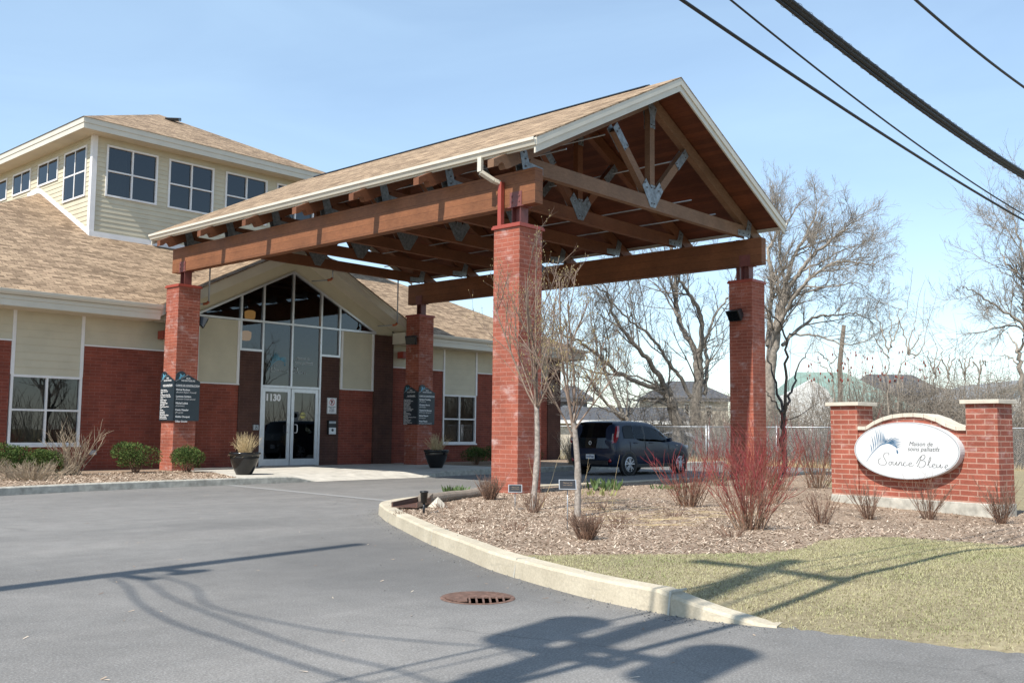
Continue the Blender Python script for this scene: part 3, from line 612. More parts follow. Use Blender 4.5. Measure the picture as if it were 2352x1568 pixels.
SB = {'S': [(865, 738), (845, 740), (832, 765), (840, 790), (870, 803), (905, 798), (920, 775), (905, 745), (890, 715), (900, 690), (925, 678), (950, 684), (943, 700)],
      'o': [(963, 765), (947, 778), (949, 795), (963, 798), (976, 785), (974, 769), (963, 765), (985, 770)], 'u': [(993, 765), (989, 786), (999, 798), (1013, 790), (1030, 766), (1024, 790), (1036, 798), (1048, 785)],
      'r': [(1062, 768), (1050, 798), (1058, 780), (1072, 767), (1084, 772), (1078, 792), (1090, 800), (1104, 785)], 'c': [(1132, 773), (1115, 768), (1101, 785), (1109, 801), (1127, 800), (1150, 788)],
      'e': [(1158, 790), (1185, 780), (1181, 768), (1165, 773), (1157, 792), (1170, 805), (1190, 802), (1208, 792)],
      'B': [(1290, 703), (1270, 760), (1245, 806)], 'B2': [(1238, 775), (1262, 735), (1295, 698), (1318, 692), (1327, 712), (1310, 735), (1283, 745), (1318, 748), (1330, 775), (1308, 805), (1276, 813), (1262, 800)],
      'l': [(1348, 790), (1378, 745), (1385, 716), (1375, 716), (1362, 760), (1366, 800), (1380, 805), (1395, 796)]}
def script(m, xf, r=2.2, sc_=1.0):
    def stroke(pts, dx=0, dy=0):
        P = smooth_path([(x+dx, y+dy, 0) for x, y in pts], 4)
        for i in range(len(P)-1):
            a, b = P[i], P[i+1]; d = (b-a)
            if d.length < 1e-6: continue
            d.normalize(); e = V((-d.y, d.x, 0))*r*(1.25 if abs(d.y) > .6 else .75); 
            m.poly([xf @ V(((p.x-700)*sc_, (775-p.y)*sc_, 0)) for p in (a-e-d*.5, a+e-d*.5, b+e+d*.5, b-e+d*.5)][::-1])
    for c in 'Source': stroke(SB[c])
    for c in ('B', 'B2', 'l'): stroke(SB[c])
    stroke(SB['e'], 240, 5); stroke(SB['u'], 452, 10); stroke(SB['e'], 365, 12)
k = .00157
m = MB(); frond(m, frame((3.86, FY-.004, 3.02), (1, 0, 0), (0, 0, 1)), .00175); m.build('frond_emblem', 'frond_pale', ent, uv=False)
m = MB(); script(m, frame((3.73, FY-.004, 3.03), (1, 0, 0), (0, 0, 1)), 2.6, .00178)
for sx, x, z, sz in (('Maison de', 4.87, 3.40, .125), ('soins palliatifs', 4.82, 3.27, .125)):
    m.merge(text_mb(sx, sz, .25), frame((x, FY-.004, z), (1, 0, 0), (0, 0, 1)))
m.build('lettering', 'letter_frost', ent, uv=False)
# two door leaves
for i, (a, b, hx) in enumerate(((3.68, 4.705, 4.62), (4.735, 5.755, 4.87))):
    d = MB(); y0, y1 = FY-.02, FY+.03
    d.box(a, y0, .13, a+.11, y1, 2.48); d.box(b-.11, y0, .13, b, y1, 2.48); d.box(a+.11, y0+.002, .13, b-.11, y1, .33); d.box(a+.11, y0+.002, 2.37, b-.11, y1, 2.48)
    do = d.build('entrance_door', 'aluminium', home)
    MB().poly([(a+.1, FY, .3), (b-.1, FY, .3), (b-.1, FY, 2.4), (a+.1, FY, 2.4)]).build('pane', 'glass_window', do, uv=False)
    sgn = -1 if i == 0 else 1
    h = MB().tube(smooth_path([(hx+.0, y0, 1.13), (hx+sgn*.02, y0-.07, 1.13), (hx+sgn*.05, y0-.08, 1.17), (hx+sgn*.05, y0-.08, 1.34), (hx+sgn*.02, y0-.07, 1.38), (hx, y0, 1.38)], 3), .013, 8); h.build('handle', 'aluminium', do)
    MB().box(b-.09 if i == 0 else a+.02, y0-.012, 1.62, (b-.09 if i == 0 else a+.02)+.05, y0-.001, 1.74).build('lock', 'aluminium', do)
    if i == 0:
        text_m = MB(); text_m.merge(text_mb('1130', .275, 0, 'LEFT', .014), frame((3.80, FY-.006, 2.10), (1, 0, 0), (0, 0, 1))); text_m.build('house_number', 'letter_white', do, uv=False)
    else:
        MB().box(4.79, FY-.006, 1.47, 5.03, FY-.002, 1.78).build('notice', 'letter_grey', do)
        q = MB().lathe([(0, 0), (.07, 0)], (4.91, FY-.008, 1.66), 16, 'Y'); q.build('notice_picture', 'paper_blue', do)
        q = MB().lathe([(0, 0), (.1, 0), (.1, .003)], (5.19, FY-.008, 1.67), 24, 'Y'); st_ = q.build('round_sticker', 'sticker_yellow', do)
        q = MB().box(5.10, FY-.012, 1.655, 5.28, FY-.0095, 1.685); q.build('sticker_stripe', 'letter_grey', do)
# eaves of the wings: soffit, fascia, gutter
for a, b in ((-9.0, -.12), (9.5, 18.4)):
    e = MB(); e.box(a, 12.93, 4.13, b, FY-.003, 4.16); e.build('soffit', 'cream_soffit', home)
    e = MB(); e.box(a, 12.88, 4.14, b, 12.926, 4.47); e.box(a, 12.86, 4.30, b, 12.878, 4.40); e.build('fascia', 'cream_metal', home)
    e = MB(); e.prism([(a, 12.878, 4.41), (a, 12.80, 4.41), (a, 12.765, 4.47), (a, 12.755, 4.53), (a, 12.775, 4.535), (a, 12.80, 4.49), (a, 12.878, 4.49)], (b-a, 0, 0)); e.build('gutter', 'cream_metal', home)
MB().box(18.36, 12.9, 4.14, 18.4, 40.3, 4.5).build('fascia', 'cream_metal', home); MB().box(17.8, 12.95, 4.13, 18.35, 40, 4.16).build('soffit', 'cream_soffit', home)
# main hipped roof up to the clerestory walls
Z0 = 4.5; CX0, CX1, CY0, CY1 = .27, 9.13, 18.3, 34.9
r = MB(); Y = 12.82; zz = lambda y: Z0+.5*(y-12.9)
r.poly([(-9.08, Y, zz(Y)), (-.24, Y, zz(Y)), (4.7, 17.84, 6.97), (4.7, CY0, 7.2), (-3.6, CY0, 7.2)]); r.poly([(9.64, Y, zz(Y)), (18.48, Y, zz(Y)), (13.0, CY0, 7.2), (4.7, CY0, 7.2), (4.7, 17.84, 6.97)])
r.poly([(-3.6, CY0, 7.2), (CX0, CY0, 7.2), (CX0, 22.17, 9.135)]); r.poly([(CX1, CY0, 7.2), (13.0, CY0, 7.2), (CX1, 22.17, 9.135)])
r.poly([(-9.08, Y, zz(Y)), (CX0, 22.17, 9.135), (CX0, 31.0, 9.135), (-9.08, 40.38, zz(Y))]); r.poly([(18.48, Y, zz(Y)), (18.48, 40.38, zz(Y)), (CX1, 31, 9.135), (CX1, 22.17, 9.135)])
r.poly([(-9.08, 40.38, zz(Y)), (CX0, 31, 9.135), (CX1, 31, 9.135), (18.48, 40.38, zz(Y))]); r.build('main_roof', 'shingle_tan', home, fix=False)
# entrance gable
gr_ = MB(); gy = 12.9; rz = 6.97
for sx in (-1, 1):
    A, B, C = (4.7+sx*4.96, gy, rz-.5*4.96), (4.7, gy, rz), (4.7, 17.9, rz); q = [A, B, C] if sx > 0 else [A, C, B]; gr_.poly(q[::-1])
    t = .03; gr_.prism([(4.7+sx*4.96, gy-.02, rz-.5*4.96-.002), (4.7, gy-.02, rz-.002), (4.7, gy-.02, rz-.032), (4.7+sx*4.96, gy-.02, rz-.5*4.96-.032)], (0, .015, 0))
gr_.build('gable_roof', 'shingle_tan', home)
f = MB(); sf = MB(); wl_ = MB()
for sx in (-1, 1):
    X = lambda d: 4.7+sx*d
    f.prism([(X(0), gy+.01, rz-.03), (X(4.9), gy+.01, rz-.03-2.45), (X(4.9), gy+.01, rz-.33-2.45), (X(0), gy+.01, rz-.33)], (0, .035, 0))
    f.prism([(X(0), gy-.008, rz-.04), (X(4.9), gy-.008, rz-.04-2.45), (X(4.9), gy-.008, rz-.15-2.45), (X(0), gy-.008, rz-.15)], (0, .017, 0))
    sf.prism([(X(0), gy+.05, rz-.30), (X(4.86), gy+.05, rz-.30-2.43), (X(4.86), gy+.05, rz-.325-2.43), (X(0), gy+.05, rz-.325)], (0, FY-gy-.055, 0))
    f.box(min(X(4.02), X(4.62)), 12.95, 4.14, max(X(4.02), X(4.62)), FY-.1, 4.52)
    wl_.prism([(X(0), FY-.006, rz-.3), (X(3.33), FY-.006, rz-.3-1.665), (X(4.2), FY-.006, 4.47), (X(3.33), FY-.006, 4.46), (X(0), FY-.006, 6.16)], (0, .05, 0))
    wl_.box(min(X(3.3), X(4.08)), FY-.004, 4.42, max(X(3.3), X(4.08)), FY+.04, 4.75)
f.build('gable_fascia', 'cream_metal', home); sf.build('gable_soffit', 'cream_soffit', home); wl_.build('gable_siding', 'cream_siding', home)
MB().box(.2, 13.3, 3.68, .62, FY-.1, 3.9).build('steel_bracket', 'cap_red', home); MB().box(8.95, 13.3, 3.68, 9.4, FY-.1, 3.9).build('steel_bracket', 'cap_red', home)
# clerestory storey
c = MB(); WX = [(.69, 2.43), (2.82, 4.5), (4.95, 6.65), (7.05, 8.72)]; WZ = (8.52, 10.18)
siding(c, CX0, CX1, 7.1, WZ[0], pl=CY0); siding(c, CX0, CX1, WZ[1], 10.42, pl=CY0)
px = CX0
for a, b in WX+[(CX1, CX1)]:
    siding(c, px, a, WZ[0], WZ[1], pl=CY0); px = b
WY = [(18.68, 20.3, 8.5), (20.78, 22.38, 9.36), (22.99, 24.52, 9.36), (25.05, 26.6, 9.36), (27.1, 28.7, 9.36), (29.2, 30.8, 9.36), (31.3, 32.9, 9.36)]
siding(c, CY0, CY1, 7.1, 8.5, 'y', CX0); siding(c, CY0, CY1, 10.15, 10.42, 'y', CX0); py = CY0
for a, b, z in WY+[(CY1, CY1, 9)]:
    siding(c, py, a, 8.5, 10.15, 'y', CX0)
    if b > a and z > 8.6: siding(c, a, b, 8.5, z, 'y', CX0)
    py = b
c.box(CX1-.1, CY0+.01, 7, CX1, CY1, 10.4); c.box(CX0+.01, CY1-.1, 7, CX1-.1, CY1, 10.4); c.build('clerestory_wall', 'cream_siding', home)
MB().box(CX0+.4, CY0+1.3, 7.2, CX1-.3, CY0+1.4, 10.9).build('clerestory_partition', 'interior_dark', home)
MB().box(CX0+1.2, CY0+.3, 7.2, CX0+1.25, CY1-.3, 10.9).build('clerestory_screen', 'interior_wall', home)
for a, b in WX: window(a, b, *WZ, y=CY0-.02, sill=False, name='clerestory_window')
for a, b, z in WY: window(a, b, z, 10.15, y=CX0-.02, glass='glass_high', sill=False, name='clerestory_window', axis='y', rows=2 if z < 9 else 1)
t2 = MB(); t2.box(CX0-.04, CY0-.04, 7.1, CX0+.12, CY0-.02, 10.4); t2.box(CX0-.04, CY0-.02, 7.1, CX0-.02, CY0+.12, 10.4)
t2.prism([(CX0-.03, CY0-.05, 7.16), (CX0-.03, 22.3, 9.17), (CX0-.03, 22.3, 9.36), (CX0-.03, CY0-.05, 7.34)], (.028, 0, 0)); t2.box(CX0, CY0-.05, 7.16, CX1, CY0-.022, 7.34)
t2.prism([(CX0-.03, 22.3, 9.17), (CX0-.03, 23.2, 9.13), (CX0-.03, 23.2, 9.29), (CX0-.03, 22.3, 9.36)], (.028, 0, 0)); t2.build('corner_trim', 'white_trim', home)
EX0, EX1, EY0, EY1 = CX0-.6, CX1+.6, CY0-.6, CY1+.6
e = MB(); e.box(EX0, EY0, 10.38, EX1, EY0+.04, 10.72); e.box(EX0, EY0+.04, 10.38, EX0+.04, EY1, 10.72); e.box(EX1-.04, EY0+.04, 10.38, EX1, EY1, 10.72); e.box(EX0-.02, EY0-.02, 10.55, EX1+.02, EY0-.001, 10.73); e.box(EX0-.02, EY0, 10.55, EX0-.001, EY1, 10.73); e.build('clerestory_fascia', 'cream_metal', home)
MB().box(EX0+.04, EY0+.042, 10.395, EX1-.042, EY1, 10.42).build('clerestory_soffit', 'cream_soffit', home)
r = MB(); hz_ = 10.74; half = (EX1-EX0)/2; az = hz_+.47*half; ax = 4.7
E4 = [(EX0-.05, EY0-.05, hz_-.02), (EX1+.05, EY0-.05, hz_-.02), (EX1+.05, EY1+.05, hz_-.02), (EX0-.05, EY1+.05, hz_-.02)]; P1, P2 = (ax, EY0+half, az), (ax, EY1-half, az)
r.poly([E4[0], E4[1], P1]); r.poly([E4[1], E4[2], P2, P1]); r.poly([E4[2], E4[3], P2]); r.poly([E4[3], E4[0], P1, P2]); cr_ = r.build('clerestory_roof', 'shingle_tan', home)
MB().beam((4.62, 21.6, 12.66), (4.9, 21.9, 12.79), .5, .12).build('roof_vent', 'black_plastic', cr_, bevel=.02)
MB().box(-1.52, FY-.06, .52, -1.34, FY-.001, .64).build('outlet_cover', 'pipe_grey', home, bevel=.01)
for x, zt, hx in ((1.2, 5.66, 0), (5.44, 6.2, 5.05), (8.13, 6.15, 7.6)):
    p = thing('sprinkler_pipe', {1.2: 'grey drop pipe with orange elbow beside the left rear pillar', 5.44: 'grey drop pipe with orange elbow near the gable peak', 8.13: 'long grey drop pipe with orange elbow beside the right rear pillar'}[x], 'pipe', (x, 12.7, 4.7 if x != 5.44 else 5.9), 'sprinkler drops before the gable')
    zb = 4.74 if x != 5.44 else 5.92
    MB().tube([(x, 12.7, zb), (x, 12.7, 6.35)], .022, 8).build('pipe', 'pipe_grey', p); MB().tube([(x, 12.7, zb+.02), (x-.03, 12.75, zb-.04), (x-.12, 12.8, zb-.06)], .04, 8).build('elbow', 'fitting_orange', p)
    MB().tube([(x-.08, 12.78, zb-.05), (x-.42, 13.2, zb-.09)], .02, 8).build('branch_pipe', 'pipe_grey', p)

# ------------------------------------------------------------------ the drive-through canopy
PW = .646; PX1 = 8.653; PY1 = 12.19; RX = 4.645; RZ = 8.976; SL = .504
zt = lambda x: RZ-SL*abs(x-RX)
can = thing('entrance_canopy', 'open timber drive-through canopy on four brick pillars before the entrance', 'canopy', (RX, 6.4, .1))
for x0, y0 in ((0, 0), (PX1, 0), (0, PY1), (PX1, PY1)):
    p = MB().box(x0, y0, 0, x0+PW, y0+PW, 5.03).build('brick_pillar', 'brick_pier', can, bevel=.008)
    m = MB(); m.box(x0-.035, y0-.035, 5.0, x0+PW+.035, y0+PW+.035, 5.045); m.box(x0-.02, y0-.02, 5.045, x0+PW+.02, y0+PW+.02, 5.075); m.build('cap', 'cap_red', p, bevel=.004)
    cx = x0+.388; cy = y0+.34
    m = MB(); m.box(cx-.11, cy-.11, 5.07, cx+.11, cy-.095, 5.455); m.box(cx-.11, cy+.095, 5.07, cx+.11, cy+.11, 5.455); m.box(cx-.012, cy-.094, 5.07, cx+.012, cy+.094, 5.455); m.box(cx-.15, cy-.15, 5.073, cx+.15, cy+.15, 5.09); m.box(cx-.135, cy-.2, 5.45, cx+.135, cy+.2, 5.464); m.build('steel_post', 'steel_red', p)
    for sx in (-1, 1):
        m = MB(); xx = cx+sx*.122; m.box(xx-.006, cy-.15, 5.455, xx+.006, cy+.15, 5.74)
        for dy in (-.09, .09):
            for z in (5.55, 5.66): m.tube([(xx-.02, cy+dy, z), (xx+.02, cy+dy, z)], .018, 6)
        m.build('beam_bracket', 'steel_red', p)
for bx in (.276, 8.929):
    MB().box(bx, -.13, 5.467, bx+.224, 13.09, 6.142).build('beam', 'wood_beam', can, bevel=.006)
def plate(m, pts, y, t=.007):
    m.prism([(x, y, z) for x, z in pts], (0, t, 0))
def bolts(m, pts, y, s):
    for x, z in pts: m.tube([(x, y, z), (x, y+s*.016, z)], .017, 6)
def bolts_of(pl, pts, y, s):
    m = MB(); bolts(m, pts, y, s); m.build('bolt', 'steel_bolt', pl)
NTR = 7
for k in range(NTR):
    y = .22+2.03*k; th = .155; tm = MB(); t_ = 'wood_grey' if k == 0 else 'wood_truss'
    tr_ = MB(); root_m = MB()
    # bottom chord is the truss's own mesh; rafters, posts and plates hang on it
    root_m.prism([(.62, y+.003, 6.145), (8.67, y+.003, 6.145), (8.78, y+.003, 6.32), (8.72, y+.003, 6.44), (.57, y+.003, 6.44), (.51, y+.003, 6.32)], (0, th-.006, 0))
    ch_ = root_m.build('truss', t_, can)
    rt = lambda x: zt(x)-.2; rb = lambda x: zt(x)-.5
    for sx in (-1, 1):
        X = lambda d: RX+sx*d
        de = 5.12; B_ = lambda d, h=0: (d, rb(RX+d)+h)
        prof = [(0, rt(RX)), (de, rt(RX+de)), B_(de, .155), B_(5.02, .135), B_(4.97, .165), B_(4.91, .17), B_(4.85, .135), B_(4.82, .07), B_(4.79, .015), B_(4.74, 0), B_(4.3, 0), (0.0, rb(RX))]
        m = MB(); m.prism([(X(d), y, z) for d, z in prof], (0, th, 0)); m.build('rafter', t_, ch_)
        m = MB(); d = V((X(1.38)-X(.1), 0, 7.62-6.50)).normalized(); nrm = V((-d.z, 0, d.x))*.095; a_, b_ = V((X(.13), y+.006, 6.47)), V((X(1.33), y+.006, 7.66))
        m.prism([a_-nrm, b_-nrm, b_+nrm, a_+nrm], (0, th-.012, 0)); m.build('web', t_, ch_)
    MB().box(RX-.09, y+.008, 6.43, RX+.09, y+th-.008, 8.5).build('king_post', t_, ch_)
    for s, yy in ((-1, y-.0075), (1, y+th+.0005)):
        yb = yy if s < 0 else yy+.007
        V_ = [(RX-.10, 6.19), (RX+.10, 6.19), (RX+.40, 6.62), (RX+.26, 6.80), (RX+.092, 6.62), (RX+.09, 6.69), (RX-.09, 6.69), (RX-.092, 6.62), (RX-.26, 6.80), (RX-.40, 6.62)]
        m = MB(); plate(m, V_, yy); p = m.build('gusset_plate', 'galvanised', ch_)
        if k < 2: bolts_of(p, [(RX-.05, 6.63), (RX+.05, 6.63), (RX-.3, 6.7), (RX-.23, 6.6), (RX+.3, 6.7), (RX+.23, 6.6), (RX-.05, 6.28), (RX+.05, 6.28)], yb, s)
        m = MB(); plate(m, [(RX-.095, 7.98), (RX+.095, 7.98), (RX+.095, 8.26), (RX+.17, 8.46), (RX, 8.56), (RX-.17, 8.46), (RX-.095, 8.26)], yy); p = m.build('gusset_plate', 'galvanised', ch_)
        if k < 2: bolts_of(p, [(RX-.05, 8.05), (RX+.05, 8.05), (RX-.1, 8.42), (RX+.1, 8.42)], yb, s)
        for sx in (-1, 1):
            X = lambda d: RX+sx*d
            d = V((sx*1.2, 0, 1.19)).normalized(); nr = V((-d.z, 0, d.x))*.1; e0, e1 = V((X(.98), 0, 7.31)), V((X(1.4), 0, 7.73))
            m = MB(); plate(m, [(q.x, q.z) for q in (e0-nr, e1-nr, e1+nr, e0+nr)], yy-.0004*s if False else yy); p = m.build('gusset_plate', 'galvanised', ch_)
            if k < 2: bolts_of(p, [(X(1.03), 7.29), (X(.97), 7.38), (X(1.33), 7.6), (X(1.26), 7.68)], yb, s)
            m = MB(); plate(m, [(X(4.32), 6.16), (X(3.74), 6.16), (X(3.74), 6.30), (X(4.14), 6.33), (X(4.25), 6.62), (X(4.43), 6.54)], yy); p = m.build('gusset_plate', 'galvanised', ch_)
            if k < 2: bolts_of(p, [(X(3.8), 6.23), (X(4.0), 6.23), (X(4.24), 6.24), (X(4.3), 6.5), (X(4.25), 6.38)], yb, s)
# roof: shingles over a plank deck, rake and eave boards, gutters
Y0c, Y1c = -.51, 13.5
for sx in (-1, 1):
    X = lambda d: RX+sx*d
    rf = MB(); E = 4.80; ez = RZ-SL*E
    q = [(X(0), Y0c-.03, RZ+.004), (X(E), Y0c-.03, ez+.004), (X(E), Y1c+.03, ez+.004), (X(0), Y1c+.03, RZ+.004)]; rf.poly(q if sx < 0 else q[::-1]); 
    rf.prism([(X(0), Y0c-.03, RZ+.003), (X(E), Y0c-.03, ez+.003), (X(E), Y0c-.03, ez-.024), (X(0), Y0c-.03, RZ-.024)], (0, .02, 0)); rf.prism([(X(0), Y1c+.03, RZ+.003), (X(E), Y1c+.03, ez+.003), (X(E), Y1c+.03, ez-.024), (X(0), Y1c+.03, RZ-.024)], (0, -.02, 0))
    rf.build('shingle_roof', 'shingle_tan', can)
    dk = MB(); E2 = 4.74
    dk.prism([(X(0), Y0c+.045, RZ-.03), (X(E2), Y0c+.045, RZ-.03-SL*E2), (X(E2), Y0c+.045, RZ-.15-SL*E2), (X(0), Y0c+.045, RZ-.15)], (0, Y1c-Y0c-.09, 0)); dk.build('plank_deck', 'wood_deck', can)
    for yy, s in ((Y0c, 1), (Y1c, -1)):
        fb = MB(); fb.prism([(X(0), yy, RZ-.026), (X(E), yy, ez-.026), (X(E), yy, ez-.31), (X(0), yy, RZ-.31)], (0, s*.035, 0))
        fb.prism([(X(0), yy-s*.025, RZ-.02), (X(E), yy-s*.025, ez-.02), (X(E), yy-s*.025, ez-.17), (X(0), yy-s*.025, RZ-.17)], (0, s*.024, 0)); fb.build('rake_board', 'cream_metal', can)
    MB().box(min(X(4.745), X(4.775)), Y0c+.036, ez-.2, max(X(4.745), X(4.775)), Y1c-.036, ez-.012).build('fascia', 'cream_metal', can)
    g = MB(); g.prism([(X(4.776), Y0c-.02, ez-.17), (X(4.83), Y0c-.02, ez-.17), (X(4.86), Y0c-.02, ez-.10), (X(4.885), Y0c-.02, ez-.085), (X(4.885), Y0c-.02, ez-.03), (X(4.87), Y0c-.02, ez-.025), (X(4.855), Y0c-.02, ez-.07), (X(4.776), Y0c-.02, ez-.07)], (0, Y1c-Y0c+.04, 0)); go = g.build('gutter', 'cream_metal', can)
MB().prism([(RX-.2, .3, RZ-.07), (RX+.2, .3, RZ-.07), (RX+.16, .3, RZ-.03), (RX, .3, RZ+.03), (RX-.16, .3, RZ-.03)], (0, 12.2, 0)).build('ridge_vent', 'black_plastic', can)
ds = MB(); yd = .86
for a, b in zip([(-.17, yd, 6.4), (-.17, yd, 6.12), (.08, yd-.12, 5.98)], [(-.17, yd, 6.12), (.08, yd-.12, 5.98), (.2, yd-.16, 5.95)]): ds.beam(a, b, .075, .1, (0, 1, 0))
dso = ds.build('downspout', 'cream_metal', can, bevel=.008); MB().box(.165, yd-.23, 5.02, .265, yd-.14, 5.97).build('lower_pipe', 'cap_red', dso, bevel=.008)
MB().box(9.16, .62, 5.02, 9.24, .72, 6.2).build('downspout', 'steel_red', can)
for x, z in ((3.2, 7.55), (5.9, 7.55), (6.6, 6.75), (1.9, 6.95), (7.7, 6.6)):
    MB().tube([(x, .45, z), (x, 12.9, z)], .017, 8).build('sprinkler_line', 'pipe_grey', can)
# floodlights on the pillars
def flood(loc, d, label):
    o = thing('floodlight', label, 'floodlight', loc, 'floodlights on the canopy pillars'); m = MB(); d = V(d).normalized(); s = d.cross(V((0, 0, 1))).normalized(); u = s.cross(d)
    c = V(loc)+d*.2; P = lambda a, b, e: c+s*a+u*b+d*e
    m.hexa([P(-.13, -.09, -.12), P(.13, -.09, -.12), P(.13, .09, -.12), P(-.13, .09, -.12), P(-.19, -.15, .12), P(.19, -.15, .12), P(.19, .15, .12), P(-.19, .15, .12)])
    m.build('housing', 'black_plastic', o, bevel=.012, fix=True); MB().hexa([P(-.17, -.13, .121), P(.17, -.13, .121), P(.17, .13, .121), P(-.17, .13, .121), P(-.16, -.12, .13), P(.16, -.12, .13), P(.16, .12, .13), P(-.16, .12, .13)]).build('lens', 'car_glass', o, fix=True)
    MB().beam(V(loc), c-d*.05, .05, .05).build('bracket', 'black_plastic', o); return o
flood((.66, 12.45, 4.23), (.8, -.45, -.45), 'black floodlight on the left rear pillar')
flood((8.64, 12.45, 4.32), (-.8, -.45, -.45), 'black floodlight on the right rear pillar beside the gable')
flood((8.64, .33, 4.3), (-.8, .1, -.5), 'dark green floodlight high on the right front pillar')
flood((.66, .4, 4.45), (.8, .1, -.5), 'floodlight behind the young trees on the left front pillar')
# donor boards wrapped round the rear pillars
LB1 = ['Dufault électrique', "Système d'alarme DV", 'Viking', 'Les Entreprises Travail Lillie', "Travaux d'acier  Pointe-Claire", 'Cibière', 'Peinture Première', 'Mélange Lambda', 'Groupe Roclini, Bildo', 'Agence TDH', 'Montréal Brique & Pierre', 'HCT', 'Novatech', 'Portes Lafland', 'Régie Thermic', 'GroupeCarreaux Designs', 'Edelvert consultant', 'Service technique inc.']
LB2 = [('Michel Rochon', '(Rochon Expert Conseil)'), ('Lorenzo Soldera', '(Loracon Construction)'), ('Michel Labbé', '(Intercom)'), ('Denis Messier', '(Prograb)'), ('Gisèle Choquet', ''), ('Gilles Goulet', '')]
RB1 = ['Claire Lespérance', 'Le Ministère de la Maison', 'Groupe Prétaverne', 'Plomberie Accent', 'Claude Thibert', 'Béton Delbert Inc.', 'Sandra-Anne Ciolfi', 'Centre du Jardin Nouveau', 'Centre du Jardin 2000', 'Rachel', 'Serge Armstrong', 'Ville de Boucherville', 'Jardin Fleuri', 'Location Beau Thermor et Fils inc.', 'Reboul Peint', 'Paysagiste Rochefort', 'Pépinière Boisvert', 'Pépinière Villeneuve inc.', 'Sécuritech']
RB2 = [('Monique Tremblay', '(Présidente)'), ('Christiane Benoit', '(Eva Design)'), ('Chantal De Menezes', '(Architecte Paysagiste)'), ('Michel Pineault', '(Architecte)'), ('Victor Pinault', '(Loracon Construction)')]
def donor_board(x0, y0, L1, L2, label):
    root = thing('donor_board', label, 'sign', (x0-.03, y0-.03, 1.43), 'slate donor boards on the rear pillars')
    for side in (0, 1):
        if side == 0: fr = frame((x0-.042, y0+.66, 1.43), (0, -1, 0), (0, 0, 1)); names = L1     # faces -x
        else: fr = frame((x0-.02, y0-.042, 1.43), (1, 0, 0), (0, 0, 1)); names = L2               # faces -y
        wd = .72; circ = [(.17+.155*math.cos(a), 1.155+.155*math.sin(a)) for a in [math.pi*1.06-i*math.pi/14 for i in range(12)]]
        out = [(0, 0), (wd, 0), (wd, 1.055), (.36, 1.22)]; out2 = [(0.02, 1.0), (.36, 1.19)] + circ[::-1]
        pts = [(0, 0), (wd, 0), (wd, 1.05), (.36, 1.225), (.31, 1.2)] + [p for p in circ[::-1] if p[1] > 1.13] + [(0, 1.05)]
        n_ = fr.to_3x3() @ V((0, 0, 1)); m = MB(); m.prism([fr @ V((a, b, -.008)) for a, b in pts], n_*.02); b_ = m.build('board', 'board_slate', root)
        MB().merge(MB().beam((.01, 1.045, .0135), (.36, 1.215, .0135), .012, .002, (0, 0, 1)), fr).build('ridge_line', 'pipe_grey', b_)
        dv = MB(); q = [(.09, 1.10), (.13, 1.19), (.11, 1.25), (.16, 1.23), (.2, 1.19), (.25, 1.24), (.26, 1.2), (.22, 1.17), (.16, 1.15), (.13, 1.08)]
        dv.poly([fr @ V((a, b, .0145)) for a, b in q]); dv.build('dove_mark', 'frond_pale', b_, uv=False)
        t = MB()
        def ln(s, x, y, sz, al='LEFT', sh=0, bo=0, sq=1): t.merge(text_mb(s, sz, sh, al, bo, sq), fr @ Matrix.Translation((x, y, .0135)))
        ln('MUR', .37, 1.105, .058, 'CENTER', 0, .001); ln('DES BÂTISSEURS', .37, 1.045, .055, 'CENTER', 0, .001)
        if side == 0:
            ln('NOS DONATEURS' if L1 is LB1 else 'PARTENAIRES', .38, .915, .06, 'CENTER', 0, .002); t.merge(MB().box(.15, .9, .0130, .61, .906, .0137), fr)
            for i, s in enumerate(names): ln(s, .03, .80-i*.0445, .046, 'LEFT', 0, .0012, .95)
        else:
            ln('COMITÉ DE CONSTRUCTION', .36, .915, .057, 'CENTER', 0, .0015, .92); t.merge(MB().box(.03, .9, .0130, .69, .906, .0137), fr)
            yy = .80
            for a, c_ in names:
                ln(a, .03, yy, .066, 'LEFT', 0, .0022)
                if c_: ln(c_, .03, yy-.066, .058, 'LEFT', .25); yy -= .178
                else: yy -= .125
        t.build('lettering', 'letter_white', b_, uv=False)
    return root
donor_board(0, PY1, LB1, LB2, 'slate donor board on the left rear pillar with a sunlit side')
donor_board(PX1, PY1, RB1, RB2, 'slate donor board on the shaded right rear pillar')
# small things on the front wall
o = thing('no_parking_sign', 'white no parking sign with red ring on the dark brick', 'sign', (6.27, FY-.045, 2.0)); yb = FY-.05
m = MB().box(6.085, yb, 1.74, 6.455, yb+.015, 2.25); m.build('panel', 'letter_white', o)
m = MB()
for a in ((6.095, 1.75, 6.445, 1.757), (6.095, 2.233, 6.445, 2.24), (6.095, 1.757, 6.102, 2.233), (6.438, 1.757, 6.445, 2.233)): m.box(a[0], yb-.002, a[1], a[2], yb-.0005, a[3])
m.build('border', 'letter_grey', o)
m = MB(); c0 = V((6.27, yb-.003, 2.105)); 
for i in range(24):
    a, b = 2*math.pi*i/24, 2*math.pi*(i+1)/24; m.poly([c0+V((r_*math.cos(t_), 0, r_*math.sin(t_))) for r_, t_ in ((.085, a), (.085, b), (.104, b), (.104, a))][::-1])
m.poly([c0+V(p) for p in ((-.073, -.001, .06), (-.06, -.001, .073), (.073, -.001, -.06), (.06, -.001, -.073))]); m.build('ring', 'sign_red', o)
m = MB(); m.merge(text_mb('P', .17, 0, 'CENTER', .006), frame((6.27, yb-.002, 2.045), (1, 0, 0), (0, 0, 1)))
